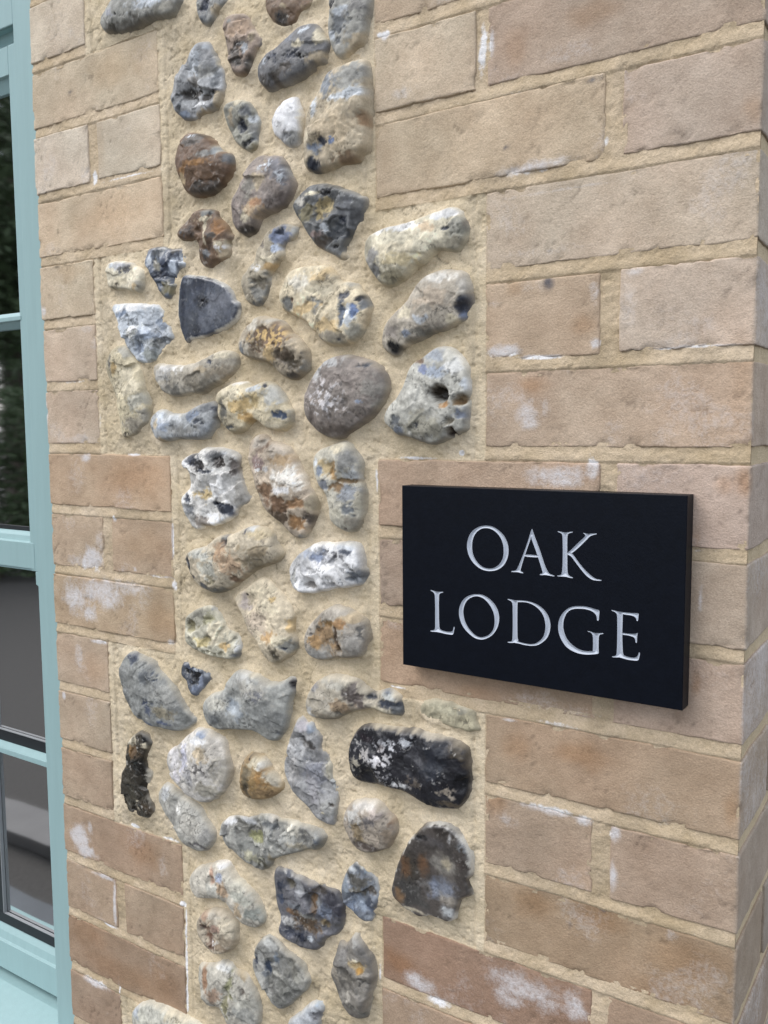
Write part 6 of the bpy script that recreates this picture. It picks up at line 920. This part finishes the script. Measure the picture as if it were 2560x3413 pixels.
# keep the front facing the viewer (-y): x right, z up seen from -y is counter clockwise
base = len(tv)
def rect(o, y):
    return [(SX0 + o, y, SZ0 + o), (SX1 - o, y, SZ0 + o), (SX1 - o, y, SZ1 - o), (SX0 + o, y, SZ1 - o)]
VP = [(x, -ST, z) for x, z in tv] + rect(inset, -ST) + rect(0, -ST + inset) + rect(0, -0.9)
tri = [f for f in Fp]
def quad(a, b_, c, d):
    tri.append((a, b_, c)); tri.append((a, c, d))
for lay in (0, 4):
    for i in range(4):
        a, b_ = base + lay + i, base + lay + (i + 1) % 4
        quad(a, a + 4, b_ + 4, b_)
quad(base + 8, base + 11, base + 10, base + 9)
pl = make_mesh('plate', np.array(VP) / 1000.0, np.array(tri), M_SLATE, False)
obj('plate', pl, sign)
for li, L in enumerate(letters):
    q = tf[lid == li]
    # boundary edges of the letter
    ed = {}
    for f in q:
        for a, b_ in ((f[0], f[1]), (f[1], f[2]), (f[2], f[0])):
            k = (min(a, b_), max(a, b_)); ed[k] = ed.get(k, 0) + 1
    bd = [k for k, c in ed.items() if c == 1]
    A = tv[[k[0] for k in bd]]; B = tv[[k[1] for k in bd]]
    lo, hi = tv[np.unique(q)].min(0), tv[np.unique(q)].max(0)
    GX, GZ = np.meshgrid(np.arange(lo[0], hi[0], 0.42), np.arange(lo[1], hi[1], 0.42), indexing='ij')
    GX = GX.ravel() + 0.0; GZ = GZ.ravel() + 0.0
    GX = GX + 0.12 * vn(GX * 3.1, GZ * 3.3, 5); GZ = GZ + 0.12 * vn(GX * 3.7, GZ * 2.9, 6)
    ins = in_letter(L, GX, GZ)
    GX, GZ = GX[ins], GZ[ins]
    def dist(px, pz):
        ex = B - A
        t = np.clip(((px[:, None] - A[:, 0]) * ex[:, 0] + (pz[:, None] - A[:, 1]) * ex[:, 1]) / ((ex ** 2).sum(1) + 1e-12), 0, 1)
        return np.sqrt(((px[:, None] - A[:, 0] - t * ex[:, 0]) ** 2 + (pz[:, None] - A[:, 1] - t * ex[:, 1]) ** 2).min(1))
    dd = dist(GX, GZ)
    k_ = dd > 0.16
    GX, GZ, dd = GX[k_], GZ[k_], dd[k_]
    ids = np.unique(np.array(bd)); mp = {int(v): i for i, v in enumerate(ids)}
    v2 = [Vector((float(x), float(z))) for x, z in tv[ids]] + [Vector((float(x), float(z))) for x, z in zip(GX, GZ)]
    e2 = [(mp[int(a)], mp[int(b_)]) for a, b_ in bd]
    r2 = delaunay_2d_cdt(v2, e2, [], 0, 1e-5)
    lv = np.array([(v.x, v.y) for v in r2[0]]); lf = np.array([list(f) for f in r2[2]])
    cc = lv[lf].mean(1)
    lf = lf[in_letter(L, cc[:, 0], cc[:, 1])]
    dep = dist(lv[:, 0], lv[:, 1]); dep[dep < 0.02] = 0
    P = np.stack([lv[:, 0], -ST + 0.62 * dep, lv[:, 1]], 1) / 1000.0
    me = make_mesh('letter', P, lf, M_SILVER, False)
    obj('letter', me, sign, label='carved silver letter ' + L[0])

# ---------------------------------------------------------------- sash window
win = empty('sash_window', 'pale blue-green painted sash window set back beside the brick pier', 'window', kind='thing')

def beam(name, x0, x1, y0, y1, z0, z1, mat=None, parent=None, bev=0.0015):
    V, F = box_data(x0, x1, y0, y1, z0, z1)
    me = make_mesh(name, V, np.array(F)[:, ::-1], mat or M_PAINT, False)
    o = obj(name, me, parent)
    if bev:
        b = o.modifiers.new('edge', 'BEVEL'); b.width = bev; b.segments = 3; b.limit_method = 'ANGLE'
    return o

def extrude_x(name, prof, x0, x1, mat, parent):
    """profile of (y, z) swept along x"""
    n = len(prof)
    V = [(x0, y, z) for y, z in prof] + [(x1, y, z) for y, z in prof]
    me = bpy.data.meshes.new(name)
    F = [(i, (i + 1) % n, n + (i + 1) % n, n + i) for i in range(n)] + [tuple(range(n))[::-1], tuple(range(n, 2 * n))]
    me.from_pydata([(x, y, z + ZO) for x, y, z in V], [], F)
    me.materials.append(mat)
    me.update()
    o = obj(name, me, parent)
    b = o.modifiers.new('edge', 'BEVEL'); b.width = 0.0008; b.segments = 2; b.limit_method = 'ANGLE'
    return o

WX0, WX1 = -1.76, -0.940
YF = 0.060
fr = beam('frame', WX1, -0.8236, YF, 0.165, -0.90, 0.66, parent=win)
beam('frame', WX0 - 0.12, WX0, YF, 0.165, -0.90, 0.66, parent=win)
beam('frame', WX0 + 0.0005, WX1 - 0.0005, YF + 0.0005, 0.165, 0.5459, 0.66, parent=win)
extrude_x('head_bead', [(YF + 0.003, 0.5452), (YF + 0.012, 0.5452), (YF + 0.018, 0.535), (YF + 0.018, 0.520), (YF + 0.05, 0.520), (YF + 0.05, 0.5455), (YF + 0.003, 0.5455)], WX0 + 0.001, WX1 - 0.001, M_PAINT, win)
# upper sash
YU = YF + 0.005
us = beam('upper_sash', -0.9608, WX1 - 0.0014, YU, YU + 0.040, -0.1800, 0.5255, parent=win)
beam('sash_stile', WX0 + 0.0004, WX0 + 0.045, YU, YU + 0.04, -0.18, 0.5255, parent=us)
extrude_x('top_rail', [(YU + 0.0004, 0.5250), (YU + 0.0004, 0.4885), (YU + 0.005, 0.4870), (YU + 0.013, 0.4720), (YU + 0.039, 0.4720), (YU + 0.039, 0.5250)], WX0 + 0.0455, -0.9612, M_PAINT, us)
extrude_x('glazing_bar', [(YU - 0.001, 0.1725), (YU - 0.001, 0.1665), (YU + 0.003, 0.1655), (YU + 0.012, 0.1572), (YU + 0.03, 0.1572), (YU + 0.03, 0.1795), (YU + 0.012, 0.1795), (YU + 0.003, 0.1735)], WX0 + 0.0455, -0.9570, M_PAINT, us)
extrude_x('meeting_rail', [(YU - 0.0006, -0.1400), (YU - 0.0006, -0.1768), (YU + 0.002, -0.1772), (YU + 0.002, -0.1800), (YU + 0.05, -0.1800), (YU + 0.05, -0.1262), (YU + 0.013, -0.1262), (YU + 0.006, -0.1310), (YU + 0.004, -0.1395)], WX0 + 0.0455, -0.9515, M_PAINT, us)
# sash horn below the meeting rail
horn = [(-0.9395, -0.1801), (-0.9515, -0.1801), (-0.9515, -0.1985), (-0.9490, -0.1992), (-0.9462, -0.2010), (-0.9435, -0.2045), (-0.9418, -0.2090), (-0.9408, -0.2150), (-0.9395, -0.2240)]
n = len(horn)
V = [(x, YU, z) for x, z in horn] + [(x, YU + 0.038, z) for x, z in horn]
me = bpy.data.meshes.new('sash_horn')
me.from_pydata([(x, y, z + ZO) for x, y, z in V], [], [tuple(range(n)), tuple(range(n, 2 * n))[::-1]] + [(i, n + i, n + (i + 1) % n, (i + 1) % n) for i in range(n)])
me.materials.append(M_PAINT)
ho = obj('sash_horn', me, us)
b = ho.modifiers.new('edge', 'BEVEL'); b.width = 0.001; b.segments = 2; b.limit_method = 'ANGLE'
for za, zb in ((0.1795, 0.4720), (-0.1262, 0.1572)):
    beam('glass_pane', WX0 + 0.0455, -0.9608, YU + 0.016, YU + 0.020, za, zb, M_GLASS, us, 0)
# lower sash, one sash thickness further in
YL = YF + 0.048
ls = beam('lower_sash', -0.985, WX1 - 0.002, YL, YL + 0.04, -0.858, -0.135, parent=win)
beam('sash_stile', WX0 + 0.0004, WX0 + 0.045, YL, YL + 0.04, -0.858, -0.135, parent=ls)
extrude_x('glazing_bar', [(YL, -0.4805), (YL, -0.4890), (YL + 0.003, -0.4900), (YL + 0.012, -0.4960), (YL + 0.03, -0.4960), (YL + 0.03, -0.4742), (YL + 0.012, -0.4742), (YL + 0.003, -0.4795)], WX0 + 0.0455, -0.9854, M_PAINT, ls)
extrude_x('bottom_rail', [(YL, -0.8090), (YL, -0.8557), (YL + 0.039, -0.8557), (YL + 0.039, -0.7864), (YL + 0.014, -0.7864), (YL + 0.007, -0.7960), (YL + 0.004, -0.8080)], WX0 + 0.0455, -0.9854, M_PAINT, ls)
beam('black_strip', -1.196, -1.1535, YL + 0.0120, YL + 0.030, -0.786, -0.18, M_GASKET, ls, 0)  # flat black strip left of the narrow panes
for za, zb in ((-0.4742, -0.1800), (-0.7864, -0.4960)):
    beam('glass_pane', WX0 + 0.0455, -1.1965, YL + 0.016, YL + 0.020, za, zb, M_GLASS, ls, 0)
    beam('glass_pane', -1.1530, -0.985, YL + 0.016, YL + 0.020, za, zb, M_GLASS, ls, 0)
    beam('gasket', WX0 + 0.0455, -0.9855, YL + 0.0115, YL + 0.0145, za + 0.0002, za + 0.0175, M_GASKET, ls, 0)
for za, zb in ((-0.1262, 0.1572),):
    beam('gasket', WX0 + 0.0455, -0.9612, YU + 0.0135, YU + 0.0155, za + 0.0002, za + 0.006, M_GASKET, us, 0)
extrude_x('sill', [(-0.035, -0.905), (-0.035, -0.945), (0.17, -0.945), (0.17, -0.8660), (0.10, -0.8680)], WX0 - 0.05, -0.8245, M_PAINT, win)
# grey board behind the lower panes, with pale trim at their edges
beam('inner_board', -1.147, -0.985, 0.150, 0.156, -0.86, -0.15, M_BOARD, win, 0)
beam('inner_trim', -1.1535, -1.1518, YL + 0.0100, YL + 0.0155, -0.768, -0.185, M_TRIM, ls, 0)
for za in (-0.7864, -0.4742):
    beam('inner_trim', -1.1510, -0.9856, YL + 0.0100, YL + 0.0150, za + 0.0178, za + 0.0189, M_TRIM, ls, 0)
beam('inner_sill', WX0, -0.90, 0.168, 0.30, -0.875, -0.835, M_TRIM, win, 0)

# room behind the glass
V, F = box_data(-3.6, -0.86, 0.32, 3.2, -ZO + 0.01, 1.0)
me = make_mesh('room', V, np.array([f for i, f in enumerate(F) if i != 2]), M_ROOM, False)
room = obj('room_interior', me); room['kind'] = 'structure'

# glass bird-like ornament on the meeting rail, just inside
def tube(pts, rad, seg=8):
    pts = [Vector(p) for p in pts]; V, F = [], []
    for i, p in enumerate(pts):
        t = (pts[min(i + 1, len(pts) - 1)] - pts[max(i - 1, 0)]).normalized()
        u = t.cross(Vector((0, 1, 0.13))).normalized(); v = t.cross(u)
        r = rad[i] if hasattr(rad, '__len__') else rad
        for s in range(seg):
            a = 2 * math.pi * s / seg
            V.append(tuple(p + r * (math.cos(a) * u + math.sin(a) * v)))
    for i in range(len(pts) - 1):
        for s in range(seg):
            a, b_ = i * seg + s, i * seg + (s + 1) % seg
            F.append((a, b_, b_ + seg, a + seg))
    return V, F
orn = empty('glass_ornament', 'small clear glass bird ornament behind the upper window pane', 'ornament')
OX, OY, OZ = -1.066, 0.125, -0.1262
V, F = tube([(OX + 0.004, OY, OZ), (OX + 0.003, OY, OZ + .016), (OX - 0.001, OY, OZ + 0.028), (OX - 0.008, OY, OZ + 0.037), (OX - 0.012, OY, OZ + 0.046), (OX - 0.010, OY, OZ + 0.052)], [.0012, .0012, .0045, .0060, .0040, .0006])
obj('body', make_mesh('body', V, np.array(F), M_ORN, True), orn)
V, F = tube([(OX - 0.012 + 0.013 * math.cos(a), OY + .004, OZ + 0.062 + 0.013 * math.sin(a)) for a in np.linspace(0, 2 * math.pi, 25)], 0.0007, 6)
obj('ring', make_mesh('ring', V, np.array(F), M_ORN, True), orn)
V, F = tube([(OX + 0.012, OY, OZ), (OX + 0.010, OY, OZ + .016), (OX + 0.006, OY, OZ + 0.027), (OX + 0.012, OY, OZ + 0.032)], [.0010, .0012, .0024, .0008])
obj('tail', make_mesh('tail', V, np.array(F), M_ORN, True), orn)

# ---------------------------------------------------------------- surroundings (seen mirrored in the glass)
me = bpy.data.meshes.new('ground')
S_ = 120.0
me.from_pydata([(-S_, -S_, 0), (S_, -S_, 0), (S_, S_, 0), (-S_, S_, 0)], [], [(0, 1, 2, 3)])
me.materials.append(M_GROUND)
g = obj('ground', me); g['kind'] = 'structure'
for nm, ya, yb, zt_, rgb in (('path', -0.66, -0.002, 0.02, (0.115, 0.125, 0.135)), ('kerb', -1.03, -0.86, 0.05, (0.17, 0.165, 0.16))):
    V, F = box_data(-9.0, -0.9, ya, yb, 0.004 - ZO, zt_ - ZO)
    sm = mat_plain(nm + '_stone', rgb, 0.8, 0.3, 5.0, 0.3)
    o = obj(nm, make_mesh(nm, V, np.array(F)[:, ::-1], sm, False)); o['kind'] = 'structure'

def tree(x, y, h, r, seed, label):
    t = empty('garden_tree', label, 'tree', group='trees mirrored in the window')
    t.location = (x, y, 0)
    R = np.random.default_rng(seed)
    V, F = [], []
    def limb(pts, rad):
        v, f = tube(pts, rad, 7); n0 = len(V)
        V.extend(v); F.extend([tuple(i + n0 for i in q) for q in f])
    top = h * 0.62
    limb([(0, 0, 0), (0.05, 0.03, h * 0.2), (-0.05, 0.06, h * 0.42), (0.03, 0, top)], [0.22, 0.17, 0.13, 0.05])
    ends = []
    for i in range(9):
        a = R.uniform(0, 6.28); z = h * R.uniform(0.28, 0.58)
        e = (r * 0.7 * math.cos(a), r * 0.7 * math.sin(a), z + h * R.uniform(0.1, 0.3))
        limb([(0, 0, z), (e[0] * 0.5, e[1] * 0.5, (z + e[2]) / 2 + 0.1), e], [0.08, 0.05, 0.015])
    me = bpy.data.meshes.new('trunk'); me.from_pydata(V, [], F); me.materials.append(M_BARK)
    obj('trunk', me, t)
    n = 34000
    cl = R.normal(size=(34, 3)); cl /= np.linalg.norm(cl, axis=1)[:, None]
    cl = cl * R.uniform(0.35, 0.95, (34, 1)) * np.array([r, r, h * 0.36]) + np.array([0, 0, h * 0.62])
    c = cl[R.integers(34, size=n)] + R.normal(size=(n, 3)) * np.array([r, r, h * 0.3]) * 0.17
    a = R.normal(size=(n, 3)); a /= np.linalg.norm(a, axis=1)[:, None]
    b2 = np.cross(a, R.normal(size=(n, 3))); b2 /= np.linalg.norm(b2, axis=1)[:, None]
    s = R.uniform(0.035, 0.075, (n, 1))
    P = np.stack([c + a * s, c + b2 * s * 0.5, c - a * s, c - b2 * s * 0.5], 1).reshape(-1, 3)
    me = bpy.data.meshes.new('crown')
    me.from_pydata(P.tolist(), [], np.arange(4 * n).reshape(-1, 4).tolist())
    me.materials.append(M_LEAF)
    obj('crown', me, t)

tree(-10.4, -6.4, 7.6, 3.2, 1, 'dark leafy tree mirrored in the upper window pane')
tree(-13.2, -8.2, 9.4, 3.8, 2, 'dark leafy tree mirrored in the upper window pane')
tree(-13.0, -11.0, 9.6, 3.8, 3, 'dark leafy tree mirrored in the upper window pane')

# clipped hedge at the garden's edge
hd = empty('garden_hedge', 'dark clipped hedge mirrored low in the upper window pane', 'hedge')
hd.location = (-7.6, -4.9, 0)
hd.rotation_euler = (0, 0, math.radians(122))
R_ = np.random.default_rng(50)
n = 30000
c = R_.uniform(-1, 1, (n, 3)) * np.array([3.2, 0.55, 0.9]) + np.array([0, 0, 0.95])
a = R_.normal(size=(n, 3)); a /= np.linalg.norm(a, axis=1)[:, None]
b2 = np.cross(a, R_.normal(size=(n, 3))); b2 /= np.linalg.norm(b2, axis=1)[:, None]
s = R_.uniform(0.025, 0.05, (n, 1))
P = np.stack([c + a * s, c + b2 * s * 0.55, c - a * s, c - b2 * s * 0.55], 1).reshape(-1, 3)
me = bpy.data.meshes.new('foliage')
me.from_pydata(P.tolist(), [], np.arange(4 * n).reshape(-1, 4).tolist())
me.materials.append(M_LEAF)
obj('foliage', me, hd)
V, F = [], []
for i in range(9):
    v, f = tube([(-2.9 + 0.72 * i, 0.05 * (-1) ** i, 0), (-2.88 + 0.72 * i, 0, 0.7), (-2.8 + 0.72 * i, 0.1, 1.6)], [0.04, 0.03, 0.01], 6)
    n0 = len(V); V += v; F += [tuple(k + n0 for k in q) for q in f]
me = bpy.data.meshes.new('stems'); me.from_pydata(V, [], F); me.materials.append(M_BARK)
obj('stems', me, hd)
